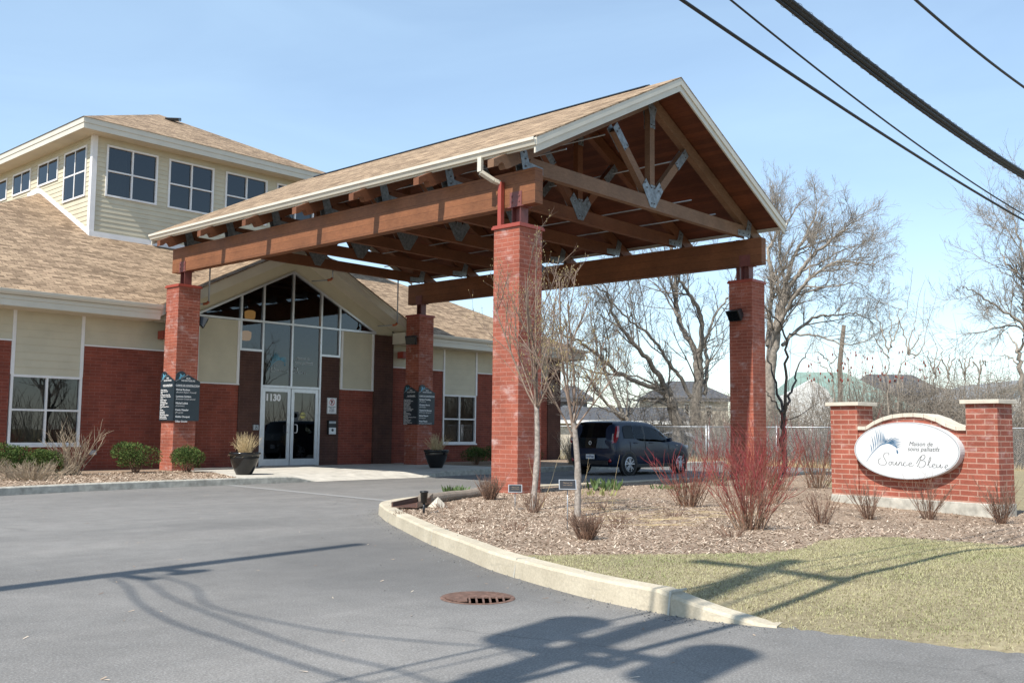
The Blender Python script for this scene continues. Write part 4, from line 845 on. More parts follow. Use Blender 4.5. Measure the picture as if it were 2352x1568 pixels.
for i, s in enumerate(('DÉBARCADÈRE', 'VÉHICULE', 'AUTORISÉ', 'SEULEMENT')): m.merge(text_mb(s, .042, 0, 'CENTER', .001), frame((6.27, yb-.002, 1.945-i*.048), (1, 0, 0), (0, 0, 1)))
m.build('lettering', 'letter_grey', o, uv=False)
o = thing('intercom', 'steel intercom box with dark screen on the dark brick', 'intercom', (6.25, FY-.03, 1.08))
MB().box(6.105, FY-.13, 1.08, 6.395, FY-.031, 1.53).build('casing', 'black_plastic', o, bevel=.01); MB().box(6.115, FY-.14, 1.09, 6.385, FY-.131, 1.3).build('plate', 'aluminium', o); MB().lathe([(0, 0), (.04, 0), (.045, .01)], (6.25, FY-.148, 1.22), 16, 'Y').build('button', 'letter_grey', o); MB().box(6.12, FY-.136, 1.43, 6.38, FY-.131, 1.5).build('canopy_strip', 'pipe_grey', o)
o = thing('door_button', 'square wheelchair push button on the dark brick left of the doors', 'button', (3.46, FY-.03, 1.2))
MB().box(3.37, FY-.09, 1.2, 3.55, FY-.031, 1.36).build('plate', 'pipe_grey', o, bevel=.008)
m = MB(); m.merge(MB().lathe([(.03, 0), (.042, 0)], (0, 0, 0), 16, cap=False), frame((3.465, FY-.093, 1.255), (1, 0, 0), (0, 0, 1))); m.box(3.45, FY-.094, 1.26, 3.462, FY-.0915, 1.32); m.box(3.462, FY-.094, 1.275, 3.49, FY-.0915, 1.285); m.merge(MB().lathe([(0, 0), (.011, 0)], (0, 0, 0), 12), frame((3.457, FY-.094, 1.333), (1, 0, 0), (0, 0, 1))); m.build('wheelchair_mark', 'letter_grey', o)

# ------------------------------------------------------------------ monument sign
A_, B_ = V((2.96, -4.56, 0)), V((2.49, -7.32, 0)); Dv = (B_-A_).normalized(); Nb = V((-Dv.y, Dv.x, 0)); SLn = 2.86
sign = thing('monument_sign', 'red brick garden sign with two capped pillars and white oval panel', 'sign', (2.75, -5.94, .1))
def sp(s, d, z): return A_+Dv*s+Nb*d+V((0, 0, z))
def sbox(m, s0, s1, d0, d1, z0, z1): return m.hexa([sp(s0, d0, z0), sp(s0, d1, z0), sp(s1, d1, z0), sp(s1, d0, z0), sp(s0, d0, z1), sp(s0, d1, z1), sp(s1, d1, z1), sp(s1, d0, z1)])
def sbuild(m, n, mat, par=sign, **k): return m.build(n, mat, par, fix=True, **k)
sbuild(sbox(MB(), -.01, 2.87, -.02, .5, -.1, .235), 'footing', 'concrete_footing', bevel=.012)
for s0, s1 in ((0, .515), (2.375, 2.86)):
    p = sbuild(sbox(MB(), s0, s1, 0, .47, .23, 1.725), 'pillar', 'brick_sign', bevel=.006); sbuild(sbox(MB(), s0-.06, s1+.055, -.06, .53, 1.726, 1.787), 'cap', 'cast_stone', p, bevel=.006)
arc = [(.516, 1.318), (.672, 1.318), (.832, 1.41), (.989, 1.47), (1.16, 1.51), (1.345, 1.528), (1.52, 1.53), (1.70, 1.515), (1.89, 1.455), (2.06, 1.37), (2.22, 1.318), (2.374, 1.318)]
m = MB(); m.prism([sp(s, .035, z) for s, z in arc]+[sp(2.374, .035, .232), sp(.516, .035, .232)], Nb*.36); sbuild(m, 'wall', 'brick_sign')
for (s0, z0), (s1, z1) in zip(arc, arc[1:]):
    m = MB(); a0, a1 = s0+.003, s1-.003; m.hexa([sp(a0, -.005, z0+.002), sp(a0, .44, z0+.002), sp(a1, .44, z1+.002), sp(a1, -.005, z1+.002), sp(a0, -.005, z0+.064), sp(a0, .44, z0+.064), sp(a1, .44, z1+.064), sp(a1, -.005, z1+.064)]); sbuild(m, 'coping_stone', 'cast_stone', bevel=.004)
oc, oz, oa, ob_ = 1.43, .997, .905, .452
ell = [(oc+oa*math.cos(t), oz+ob_*math.sin(t)) for t in [2*math.pi*i/72 for i in range(72)]]
m = MB(); m.prism([sp(s, -.115, z) for s, z in ell], Nb*.148); pn = sbuild(m, 'oval_panel', 'sign_white')
m = MB()
for i in range(72):
    (s0, z0), (s1, z1) = ell[i], ell[(i+1) % 72]; k_ = .975
    q = lambda s, z, f: sp(oc+(s-oc)*f, -.117, oz+(z-oz)*f)
    m.poly([q(s0, z0, .988), q(s1, z1, .988), q(s1, z1, .975), q(s0, z0, .975)])
sbuild(m, 'border', 'pipe_grey', pn, uv=False)
k = 1.0/625
fr = frame(sp(.745, -.1165, .802), Dv, (0, 0, 1))
m = MB(); frond(m, fr, k); m.build('frond_emblem', 'frond_blue', pn, uv=False)
m = MB(); script(m, frame(sp(.745, -.1165, .80), Dv, (0, 0, 1)), 2.0, k*1.02)
for sx, s, z in (('Maison de', 1.50, 1.075), ('soins palliatifs', 1.475, .995)): m.merge(text_mb(sx, .096, .25), frame(sp(s, -.1165, z), Dv, (0, 0, 1)))
m.build('lettering', 'letter_grey', pn, uv=False)

# ------------------------------------------------------------------ planting: shrubs, grasses, young trees
def twig(mb, p, d, L, r, rg, seg=4, wander=.25, up=.1, n=3, r1=None):
    pts = [V(p)]; d = V(d).normalized()
    for i in range(seg):
        d = (d + V((rg.uniform(-1, 1), rg.uniform(-1, 1), rg.uniform(-1, 1)))*wander + V((0, 0, up))).normalized(); pts.append(pts[-1]+d*(L/seg))
    e = r*.35 if r1 is None else r1
    mb.tube(pts, [r+(e-r)*i/seg for i in range(seg+1)], n, False); return pts, d
def brush(mb, base, h, spread, stems, rg, r=.007, sub=4, lean=.5, basew=.06, buds=None, seg=4):
    for i in range(stems):
        a = rg.uniform(0, 6.283); q = rg.random()**.7*lean; d = V((math.cos(a)*q, math.sin(a)*q, 1)); b = V(base)+V((math.cos(a), math.sin(a), 0))*rg.uniform(0, basew)
        pts, dd = twig(mb, b, d, h*rg.uniform(.6, 1.05)*math.sqrt(1+q*q*.5), r*rg.uniform(.7, 1.2), rg, seg, .13, .02)
        for k in range(sub):
            j = rg.randrange(1, len(pts)); o = pts[j-1].lerp(pts[j], rg.random()); a2 = rg.uniform(0, 6.283)
            p2, _ = twig(mb, o, (pts[j]-pts[j-1]).normalized()+V((math.cos(a2), math.sin(a2), .25))*.55*spread, h*rg.uniform(.12, .4), r*.55, rg, 3, .18, .05)
            if buds is not None and rg.random() < buds[1]: buds[0].lathe([(0, -.01), (.012, 0), (0, .018)], p2[-1], 4)
def shrub(name, loc, label, cat, group, mat, h, stems, seed, **k):
    rg = random.Random(seed); m = MB(); brush(m, (loc[0], loc[1], loc[2]-.02), h, k.pop('spread', 1), stems, rg, **k); o = m.build(name, mat, None, uv=False); tag(o, label, cat, group); return o
rg0 = random.Random(2)
g_dog = 'red stemmed dogwoods on the bed'
for i, (x, y, h, st_, lab) in enumerate((( -2.74, -6.14, .74, 96, 'largest red dogwood standing nearest the lawn'), (-.03, -3.6, .76, 85, 'red dogwood standing in front of the parked dark car'), (2.9, -3.0, 1.0, 90, 'red dogwood before the foot of the right front pillar'),
        (1.3, -4.2, .95, 60, 'sparse red dogwood between the nearest dogwood and the brick sign'), (4.8, -2.6, 1.35, 80, 'tall dogwood beyond the right front pillar'), (6.4, -2.7, 1.3, 75, 'brownish dogwood close behind the brick sign'), (7.8, -3.4, 1.35, 70, 'dull dogwood touching the left edge of the brick sign'), (5.4, -.9, 1.2, 70, 'dogwood in the shade behind the right front pillar'))):
    shrub('dogwood', (x, y, gz(x, y)), lab, 'shrub', g_dog, 'dogwood_bark', h*rg0.uniform(.92, 1.08), int(st_*.5), 50+i, r=.0085, sub=5, lean=.68, basew=.2, seg=5)
for i, (x, y, h, st_, lab, mt) in enumerate(((-5.1, -5.55, .27, 100, 'small dense brown shrub at the edge of the lawn', 'twig_brown'), (-1.5, -.75, .38, 90, 'small reddish shrub at the foot of the left front pillar', 'twig_brown'), (-.75, -6.1, .42, 26, 'thin bare shrub between the red dogwood and the brick sign', 'twig_brown'),
        (.42, -6.25, .56, 26, 'bare shrub before the left half of the brick sign', 'twig_brown'), (1.3, -6.75, .62, 26, 'bare shrub before the middle of the brick sign', 'twig_brown'), (1.75, -7.6, .62, 40, 'bare shrub at the right corner of the brick sign', 'twig_brown'), (-2.9, -2.9, .34, 22, 'thin shrub beside the stems of the young trees', 'twig_brown'))):
    shrub('bare_shrub', (x, y, gz(x, y)), lab, 'shrub', 'bare shrubs on the bed', mt, h, st_, 80+i, r=.006, sub=6, lean=.75, basew=.07)
for i, (x, y) in enumerate(((-4.47, -3.3), (-4.95, -4.42), (-3.2, -4.6), (-3.9, -5.0), (-2.0, -4.6), (-3.6, -6.4), (-4.6, -2.1), (-3.35, -1.6), (-1.9, -3.3), (-.9, -4.9))):
    o = shrub('dry_perennial', (x, y, gz(x, y)), 'low dead perennial clump on the wood chips', 'plant', 'dead perennial clumps', 'twig_brown', .1+.04*(i % 3), 30, 120+i, r=.004, sub=3, lean=1.5, basew=.1)
def yew(x, y, w, h, lab, seed, z0=.12):
    rg = random.Random(seed); m = MB(); lob = [(rg.uniform(-.35, .35)*w, rg.uniform(-.35, .35)*w, rg.uniform(.35, .72)*h, rg.uniform(.5, .72)) for _ in range(9)] + [(0, 0, h*.48, .95)]
    for _ in range(5200):
        lx, ly, lz, s = rg.choice(lob); a, b = rg.uniform(0, 6.283), math.asin(rg.uniform(-.7, 1)); rr = (.72+.3*rg.random()**.6)*s
        d = V((math.cos(a)*math.cos(b), math.sin(a)*math.cos(b), math.sin(b))); p = V((x+lx, y+ly, z0+lz))+V((d.x*w*.5*rr, d.y*w*.5*rr, d.z*h*.5*rr))
        if p.z < z0+.01: continue
        t = (d+V((rg.uniform(-1, 1), rg.uniform(-1, 1), rg.uniform(-.3, 1)))*.8).normalized(); L = rg.uniform(.022, .05); e = t.cross(V((rg.uniform(-1, 1), rg.uniform(-1, 1), rg.uniform(-1, 1)))).normalized()*L*.28
        m.poly([p-e*.6, p+t*L*.5-e, p+t*L, p+t*L*.5+e])
    o = m.build('evergreen_shrub', 'yew_leaves', None, uv=False); tag(o, lab, 'shrub', 'clipped evergreens along the front wall')
    s = MB(); rg2 = random.Random(seed)
    brush(s, (x, y, z0-.02), h*.75, 1, 16, rg2, r=.012, sub=3, lean=.8); s.build('stems', 'twig_brown', o, uv=False)
yew(-1.35, 11.5, .95, .78, 'rounded evergreen left of the left rear pillar', 1); yew(-.12, 11.2, .8, .70, 'ball shaped evergreen at the foot of the left rear pillar', 2)
yew(-3.6, 11.5, .8, .6, 'evergreen behind the bare forked shrub', 3); yew(-4.45, 11.2, .75, .75, 'evergreen at the left edge of the photo', 4)
o = shrub('bare_shrub', (-3.05, 11.2, .12), 'forked bare tan shrub below the left window', 'shrub', 'bare shrubs by the wall', 'twig_tan', 1.1, 26, 31, r=.013, sub=9, lean=.75, basew=.18, spread=1.3)
shrub('bare_shrub', (-4.6, 9.6, .12), 'low tangled mound of grey twigs by the left edge', 'shrub', 'bare shrubs by the wall', 'twig_tan', .42, 150, 32, r=.007, sub=6, lean=1.8, basew=.5)
shrub('bare_shrub', (-5.5, 10.4, .12), 'grey twiggy shrub in the left corner of the bed', 'shrub', 'bare shrubs by the wall', 'twig_tan', .5, 110, 33, r=.007, sub=6, lean=1.6, basew=.4)
for i, (x, y, lab) in enumerate(((10.4, 11.2, 'evergreen in the shade beside the right planter'), (11.8, 11.4, 'evergreen below the right window'), (13.2, 11.2, 'evergreen right of the right window'))): yew(x, y, .9, .62, lab, 10+i)
for i, (x, y, h, lab) in enumerate(((14.6, 9.4, 1.15, 'dry brown shrub at the corner of the right wing'), (15.6, 9.2, 1.2, 'dry tan shrub behind the parked dark car'), (13.6, 9.6, 1.0, 'dry shrub beside the left front pillar in shade'))):
    shrub('bare_shrub', (x, y, .12), lab, 'shrub', 'dry shrubs by the right wing', 'twig_tan', h, 90, 40+i, r=.008, sub=5, lean=.6, basew=.2)
yew(14.9, 9.0, .8, .55, 'bright evergreen behind the young tree stems', 20)
# dry ornamental grass in two black pots
def pot(x, y, lab, lab2, seed, s=1.0):
    p = thing('planter', lab, 'planter', (x, y, .118), 'black planters by the entrance'); z0 = .118
    pr = [(0, 0), (.19, 0), (.2, .02), (.27, .16), (.335, .34), (.36, .46), (.355, .475), (.385, .49), (.395, .53), (.385, .555), (.355, .56), (.335, .53), (.32, .47), (0, .46)]
    MB().lathe([(a*s, b*s) for a, b in pr], (x, y, z0), 40).build('pot', 'pot_black', p, uv=False); MB().lathe([(0, .485*s), (.325*s, .48*s)], (x, y, z0), 24).build('soil', 'mulch', p, uv=False)
    rg = random.Random(seed); m = MB()
    for i in range(190):
        a = rg.uniform(0, 6.283); q = rg.random()**1.6*.75; b = V((x, y, z0+.47*s))+V((math.cos(a), math.sin(a), 0))*rg.uniform(0, .13)
        pts, d = twig(m, b, (math.cos(a)*q, math.sin(a)*q, 1), rg.uniform(.2, .62)*s, .0045, rg, 4, .14, -.03, 3, .0025)
        if rg.random() < .45: 
            e = V((rg.uniform(-1, 1), rg.uniform(-1, 1), rg.uniform(-1, .2))).normalized(); twig(m, pts[-2], e, rg.uniform(.05, .2), .0035, rg, 3, .3, -.2)
    for i in range(60):
        a = rg.uniform(0, 6.283); b = V((x, y, z0+.49*s))+V((math.cos(a), math.sin(a), 0))*.2; twig(m, b, (math.cos(a), math.sin(a), .5), rg.uniform(.1, .25), .004, rg, 3, .3, -.25)
    o = m.build('dry_grass', 'straw', None, uv=False); tag(o, lab2, 'plant', 'dry grasses in the pots'); return p
pot(.33, 9.3, 'black glazed planter standing left of the doors', 'dry straw coloured grass in the left planter', 5, .98); pot(7.35, 9.9, 'black planter in the shade near the right rear pillar', 'dry grass in the shaded right planter', 6, .98)
# two young trees
def young_tree(base, fork, top, label, seed, stake=False, cont=None):
    rg = random.Random(seed); b = V(base); f = V(fork); tr_ = MB(); root = thing('young_tree', label, 'tree', base, 'young bare trees on the island')
    mid = b.lerp(f, .5)+V((.03, -.02, 0)); path = smooth_path([b+V((0, 0, -.1)), b+V((0, 0, .03)), mid, f], 5); n = len(path)
    rad = [.050-.016*i/(n-1) for i in range(n)]; rad[0] = .058
    for k in (int(n*.35), int(n*.6)): rad[k] *= 1.18
    tr_.tube(path, rad, 10); tr_.build('trunk', 'bark_young', root, uv=False)
    cr = MB(); bd = MB()
    def rec(p, d, L, r, lev):
        pts, dd = twig(cr, p, d, L, r, rg, 6 if lev < 2 else 4, .10 if lev < 2 else .16, .045, 5 if lev < 2 else 3, r*.42)
        if lev >= 3:
            if rg.random() < .5: bd.lathe([(0, -.01), (.007, 0), (0, .014)], pts[-1], 4)
            return
        k = (6, 5, 4)[lev]
        for i in range(k):
            t = rg.uniform(.22, .98); j = min(len(pts)-2, int(t*(len(pts)-1))); o = pts[j].lerp(pts[j+1], rg.random()); a = rg.uniform(0, 6.283)
            dd = (pts[j+1]-pts[j]).normalized(); s_ = dd.cross(V((math.cos(a), math.sin(a), .3))).normalized()
            rec(o, dd*.85+s_*.5, L*rg.uniform(.3, .5), r*.45, lev+1)
        if lev < 3: bd.lathe([(0, -.012), (.010, 0), (0, .02)], pts[-1], 4)
    H = top-f.z
    for a, q, l in ((.3, .10, 1.0), (2.2, .55, .82), (3.6, .48, .86), (5.0, .6, .7), (1.2, .65, .66), (4.3, .75, .55), (5.8, .42, .8), (2.9, .3, .92)):
        rec(f-V((0, 0, rg.uniform(0, .45))), (math.cos(a)*q, math.sin(a)*q, 1), H*l*.74, .021*l, 0)
    cr.build('branches', 'twig_young', root, uv=False); bd.build('buds', 'bud_yellow', root, uv=False)['kind'] = 'stuff'
young_tree((-2.44, -2.5, .1), (-2.28, -2.42, 1.65), 4.5, 'young bare tree nearer the left front pillar', 4)
young_tree((-2.84, -3.64, .1), (-2.9, -3.6, 1.5), 3.75, 'young bare tree behind the small plaque', 9)
# things lying on the island
p = thing('drain_hose', 'corrugated brown drain hose with a flat brown spout on the island', 'hose', (-2.4, -.6, .12))
path = smooth_path([(-.62, .2, .2), (-1.4, -.1, .17), (-2.1, -.42, .19), (-2.95, -.85, .2)], 12); m = MB(); L = 0; pts, rr = [], []
for i in range(len(path)-1):
    for k in range(3): pts.append(path[i].lerp(path[i+1], k/3)); rr.append(.085 if (len(pts) % 3) else .068)
m.tube(pts, rr, 12, True, False); m.build('hose', 'pipe_brown', p, uv=False)
m = MB(); a = V((-3.0, -.86, .13)); d = V((-.86, -.5, 0)).normalized(); s_ = V((-d.y, d.x, 0))
m.hexa([a-s_*.1, a+s_*.1, a+d*.16+s_*.09, a+d*.16-s_*.09, a-s_*.1+V((0, 0, .17)), a+s_*.1+V((0, 0, .17)), a+d*.16+s_*.09+V((0, 0, .13)), a+d*.16-s_*.09+V((0, 0, .13))]); m.build('adapter', 'pipe_brown', p, fix=True)
m = MB(); b = a+d*.12+V((0, 0, .03)); w0, w1 = .09, .17
for q in (-1, 1): m.hexa([b+s_*q*w0, b+s_*q*(w0+.02), b+d*.95+s_*q*(w1+.02), b+d*.95+s_*q*w1, b+s_*q*w0+V((0, 0, .09)), b+s_*q*(w0+.02)+V((0, 0, .09)), b+d*.95+s_*q*(w1+.02)+V((0, 0, .07)), b+d*.95+s_*q*w1+V((0, 0, .07))])
m.hexa([b-s_*w0, b+s_*w0, b+d*.95+s_*w1, b+d*.95-s_*w1, b-s_*w0+V((0, 0, .012)), b+s_*w0+V((0, 0, .012)), b+d*.95+s_*w1+V((0, 0, .012)), b+d*.95-s_*w1+V((0, 0, .012))]); m.build('splash_spout', 'plastic_brown', p, fix=True)
m = MB(); c = V((-3.25, -1.35, .13)); m.add([c+V(q) for q in ((-.12, -.1, -.02), (.14, -.12, -.02), (.18, .1, -.02), (-.1, .12, -.02), (.0, -.02, .15), (.1, .06, .12))], [(0, 1, 4), (1, 2, 5, 4), (2, 3, 5), (3, 0, 4, 5)]); tag(m.build('stone', 'cast_stone', None, fix=True), 'pale wedge of stone beside the drain hose', 'stone')
def pathlight(x, y, lab, h=.3):
    z = gz(x, y); o = thing('garden_light', lab, 'light', (x, y, z), 'small garden lights'); MB().tube([(x, y, z-.05), (x, y, z+h*.5)], .016, 8).build('stake', 'black_plastic', o); MB().lathe([(.03, 0), (.042, .01), (.05, h*.45), (.058, h*.47), (.058, h*.53), (.03, h*.55), (0, h*.55)], (x, y, z+h*.45), 16).build('lamp_head', 'black_plastic', o)
pathlight(-4.2, -2.1, 'short black garden light near the tip of the island'); pathlight(.2, .3, 'thin black garden light behind the young trees', .5)
def plaque(x, y, h, lab, ang=.5):
    z = gz(x, y); o = thing('plaque', lab, 'plaque', (x, y, z), 'plaques on stakes'); MB().tube([(x, y, z-.1), (x, y, z+h)], .006, 6).build('stake', 'pipe_grey', o)
    n = V((-.74, -.67, .0)); n = (n*.75+V((0, 0, .65))).normalized(); s_ = V((.67, -.74, 0)); u = n.cross(s_); u = u if u.z > 0 else -u; c = V((x, y, z+h)); fr = frame(c, s_, u)
    MB().merge(MB().box(-.1, -.07, -.006, .1, .07, .006), fr).build('plate', 'pipe_grey', o); MB().merge(MB().box(-.09, -.06, .0061, .09, .06, .0085), fr).build('plate_face', 'black_plastic', o)
    t = MB(); t.merge(text_mb('Maison de', .026, .2, 'CENTER'), fr @ Matrix.Translation((0, .012, .009))); t.merge(text_mb('soins palliatifs', .02, .2, 'CENTER'), fr @ Matrix.Translation((0, -.018, .009))); t.build('lettering', 'bronze', o, uv=False)
plaque(-4.42, -4.75, .5, 'dark tilted plaque on a thin stake before the second young tree'); plaque(-2.6, -2.3, .3, 'thin stake plaque between pillar and first young tree')
def shoots(x, y, n, lab, mat, h, seed, rad=.2):
    rg = random.Random(seed); m = MB(); z = gz(x, y)
    for i in range(n):
        a = rg.uniform(0, 6.283); r_ = rad*math.sqrt(rg.random()); b = V((x+math.cos(a)*r_, y+math.sin(a)*r_, z-.01)); a2 = rg.uniform(0, 6.283); d = V((math.cos(a2)*.45, math.sin(a2)*.45, 1)).normalized(); L = h*rg.uniform(.6, 1.1); e = d.cross(V((math.cos(a2+1), math.sin(a2+1), 0))).normalized()*L*.13
        m.poly([b-e*.5, b+d*L*.55-e, b+d*L, b+d*L*.55+e, b+e*.5])
    tag(m.build('green_shoots', mat, None, uv=False), lab, 'plant', 'fresh shoots on the bed')
shoots(-1.2, .35, 70, 'green tulip shoots beside the drain hose', 'leaf_shoot', .22, 1); shoots(2.2, -.3, 60, 'green leafy shoots behind the second young tree', 'leaf_shoot', .25, 2, .32); shoots(3.4, -1.0, 60, 'low grey green shoots before the red dogwood', 'leaf_shoot', .12, 3, .4); shoots(.9, -1.1, 24, 'yellow green sprigs among straw on the bed', 'leaf_lime', .16, 4, .35)
shoots(2.6, -8.2, 80, 'green iris leaves beside the right pillar of the sign', 'leaf_shoot', .38, 7, .25)
m = MB(); rg = random.Random(77)
for cx_, cy_, n_ in ((-3.5, -4.9, 16), (-2.4, -4.5, 18), (-1.5, -4.9, 14), (-2.2, -3.4, 10), (-1.0, -2.4, 8)):
    for i in range(n_):
        x, y = cx_+rg.gauss(0, .35), cy_+rg.gauss(0, .3); twig(m, (x, y, gz(x, y)+.02+rg.random()*.03), (.82, -.45+rg.uniform(-.55, .55), rg.uniform(-.02, .1)), rg.uniform(.25, .7), .0035, rg, 3, .04, -.01)
for x, y in ((-1.9, -2.2), (-2.0, -2.3), (-.6, -2.0), (-1.2, -3.0), (-.2, -1.6)): twig(m, (x, y, gz(x, y)), (rg.uniform(-.3, .3), rg.uniform(-.3, .3), 1), rg.uniform(.5, 1.0), .005, rg, 6, .1, -.02)
tag(m.build('dry_stalks', 'straw', None, uv=False), 'fallen straw coloured stalks lying across the bed', 'plant', kind='stuff')

# storm drain in the asphalt
dr = thing('storm_drain', 'rusty round storm drain grate in the asphalt by the kerb', 'drain', (-7.9, -6.715, 0)); c = V((-7.9, -6.715, 0)); rr = .245
MB().lathe([(rr, .004), (rr+.03, .009), (rr+.036, .002)], c, 40, cap=False).build('rim', 'rust', dr, uv=False); MB().lathe([(0, .003), (rr, .003)], c, 40).build('pit_shade_disc', 'pit_shade', dr, uv=False)  # flat near-black disc paints the shade of the pit under the grate
da = V((.72, -.70, 0)); db = V((.70, .72, 0)); m = MB()      # da runs to the right of the photo, db away from it
def slat(u0, u1, v0, v1): 
    q = [c+da*u0+db*v0, c+da*u1+db*v0, c+da*u1+db*v1, c+da*u0+db*v1]; m.hexa([p_+V((0, 0, .0045)) for p_ in q]+[p_+V((0, 0, .0135)) for p_ in q])
for i in range(12):      # half with long fine bars, half with short cross bars
    v0 = -.03+i*.026; 
    if v0 > rr-.03: break
    w_ = math.sqrt(rr*rr-v0*v0); slat(-w_, min(w_, .28-.1*i*.1), v0, v0+.017)
for i in range(6):
    u0 = -.07+i*.05; w_ = math.sqrt(max(0, rr*rr-u0*u0)); slat(u0, u0+.014, -w_, -.032)
for i in range(6):
    v0 = -.06-i*.026; w_ = math.sqrt(max(0, rr*rr-v0*v0)); slat(-w_, -.08, v0, v0+.017)
m.build('grate', 'rust', dr)

# ------------------------------------------------------------------ parked cars
def loft_car(name, label, loc, rz, paint, L=4.14, W=1.8, H=1.61, boxy=True, detail=True, group=None):
    root = thing(name, label, 'car', (0, 0, 0), group); hw = W/2; k = H/1.61; lx = L/4.14
    # stations: X, z bottom, z sill bulge, z belt, z roof, half widths bottom / bulge / belt / roof
    if boxy:
        S = [(0, .42, .62, .92, .99, .66, .76, .74, .64), (.05, .30, .62, 1.00, 1.12, .80, .86, .81, .68), (.12, .26, .60, 1.04, 1.36, .83, .88, .845, .68), (.20, .24, .58, 1.05, 1.545, .84, .895, .865, .675), (.30, .24, .57, 1.05, 1.60, .85, .90, .87, .675),
             (.9, .24, .56, 1.03, 1.62, .86, .90, .872, .68), (1.4, .23, .55, 1.01, 1.615, .86, .895, .872, .68), (1.85, .23, .55, 1.00, 1.59, .86, .895, .872, .675), (2.12, .23, .55, .995, 1.54, .86, .895, .872, .665), (2.5, .23, .55, .985, 1.30, .86, .90, .872, .69), (2.84, .24, .56, .98, 1.06, .86, .90, .87, .74), (3.0, .24, .56, .975, 1.005, .86, .9, .865, .75),
             (3.28, .24, .56, .955, .985, .86, .89, .85, .74), (3.58, .25, .55, .90, .93, .83, .86, .80, .68), (3.80, .27, .52, .80, .83, .76, .80, .72, .60), (3.90, .34, .5, .66, .69, .62, .66, .60, .50)]
    else:
        S = [(0, .42, .6, .84, .86, .60, .70, .66, .60), (.08, .28, .6, .93, .95, .78, .84, .80, .70), (.5, .24, .58, .98, 1.0, .84, .88, .84, .70), (.9, .24, .57, .98, 1.22, .86, .90, .85, .62), (1.25, .24, .56, .97, 1.42, .86, .90, .86, .60), (1.7, .23, .55, .96, 1.47, .86, .9, .86, .60), (2.2, .23, .55, .95, 1.44, .86, .9, .86, .60), (2.6, .23, .55, .94, 1.24, .86, .9, .86, .64), (3.0, .23, .55, .93, .97, .86, .9, .86, .72), (3.5, .25, .55, .86, .89, .84, .87, .82, .68), (3.95, .28, .5, .72, .75, .72, .78, .70, .58), (4.12, .34, .48, .6, .63, .58, .62, .56, .48)]
    def ring(s):
        X, zb, zm, zl, zr, b, m_, l, r_ = s; X *= lx; q = hw/.9
        half = [(0, zb), (b*.9*q, zb), (b*q, zb+.05), (m_*q, zm), ((m_+l)/2*q+.008, (zm+zl)/2), (l*q, zl), ((l*.35+r_*.65)*q, zl+(zr-zl)*.72), (r_*q, zr-.035*min(1, (zr-zl)*4)), ((r_-.10)*q, zr-.003), (0, zr+.012)]
        return [(X, -y, z*k) for y, z in half] + [(X, y, z*k) for y, z in half[-2:0:-1]]
    m = MB(); n = 18; rings = [ring(s) for s in S]; m.v = [p for r_ in rings for p in r_]
    for i in range(len(rings)-1):
        for j in range(n):
            if boxy and detail and j in (5, 12) and i in (5, 6, 7, 8): continue
            m.f.append((i*n+j, i*n+(j+1) % n, (i+1)*n+(j+1) % n, (i+1)*n+j)); m.sm.append(True)
    m.f += [tuple(range(n)), tuple(range((len(rings)-1)*n, len(rings)*n))[::-1]]; m.sm += [True, True]
    body = m.build('body', paint, root, fix=True, uv=False); sd = body.modifiers.new('smooth', 'SUBSURF'); sd.levels = sd.render_levels = 2
    def sect(X):
        X /= lx
        for a, b in zip(S, S[1:]):
            if a[0] <= X <= b[0]:
                t = (X-a[0])/(b[0]-a[0]); return [p+(q-p)*t for p, q in zip(a, b)]
        return S[-1]
    def side(X, t, sy, off=.012):
        s = sect(X); q = hw/.9; y0, z0 = s[7]*q, s[3]*k; y1, z1 = s[8]*q, (s[4]-.035)*k
        ym, zm = (s[7]*.35+s[8]*.65)*q, (s[3]+(s[4]-s[3])*.72)*k
        if t < .72: a = t/.72; y, z = y0+(ym-y0)*a, z0+(zm-z0)*a
        else: a = (t-.72)/.28; y, z = ym+(y1-ym)*a, zm+(z1-zm)*a
        return (X, sy*(y+off*.95-.004), z+off*.3)
    def swin(Xs, sy, par=body, mat='car_glass', t0=.1, nm='side_window'):
        m = MB(); C = []
        for X, tt in Xs: C.append([side(X, t0+(tt-t0)*j/4, sy) for j in range(5)])
        for a, b in zip(C, C[1:]):
            for j in range(4): m.poly([a[j], b[j], b[j+1], a[j+1]] if sy < 0 else [b[j], a[j], a[j+1], b[j+1]], True)
        return m.build(nm, mat, par, uv=False)
    for sy in (-1, 1):
        if boxy:
            swin([(.44*lx, .5), (.52*lx, .74), (.68*lx, .78)], sy); gm_ = 'glass_car' if detail else 'car_glass'; swin([(1.38*lx, .80), (1.42*lx, .8), (1.46*lx, .80)], sy, mat='black_plastic', nm='door_pillar'); swin([(.68*lx, .78), (.76*lx, .78), (.9*lx, .79)], sy, mat='car_glass'); swin([(.9*lx, .79), (1.05*lx, .80), (1.38*lx, .80)], sy, mat=gm_); swin([(1.46*lx, .80), (1.8*lx, .80), (2.05*lx, .76), (2.25*lx, .72), (2.45*lx, .58), (2.62*lx, .3)], sy, mat=gm_)
        else:
            swin([(.95*lx, .5), (1.25*lx, .8), (1.62*lx, .84)], sy); swin([(1.68*lx, .84), (2.1*lx, .82), (2.4*lx, .6), (2.7*lx, .3)], sy)
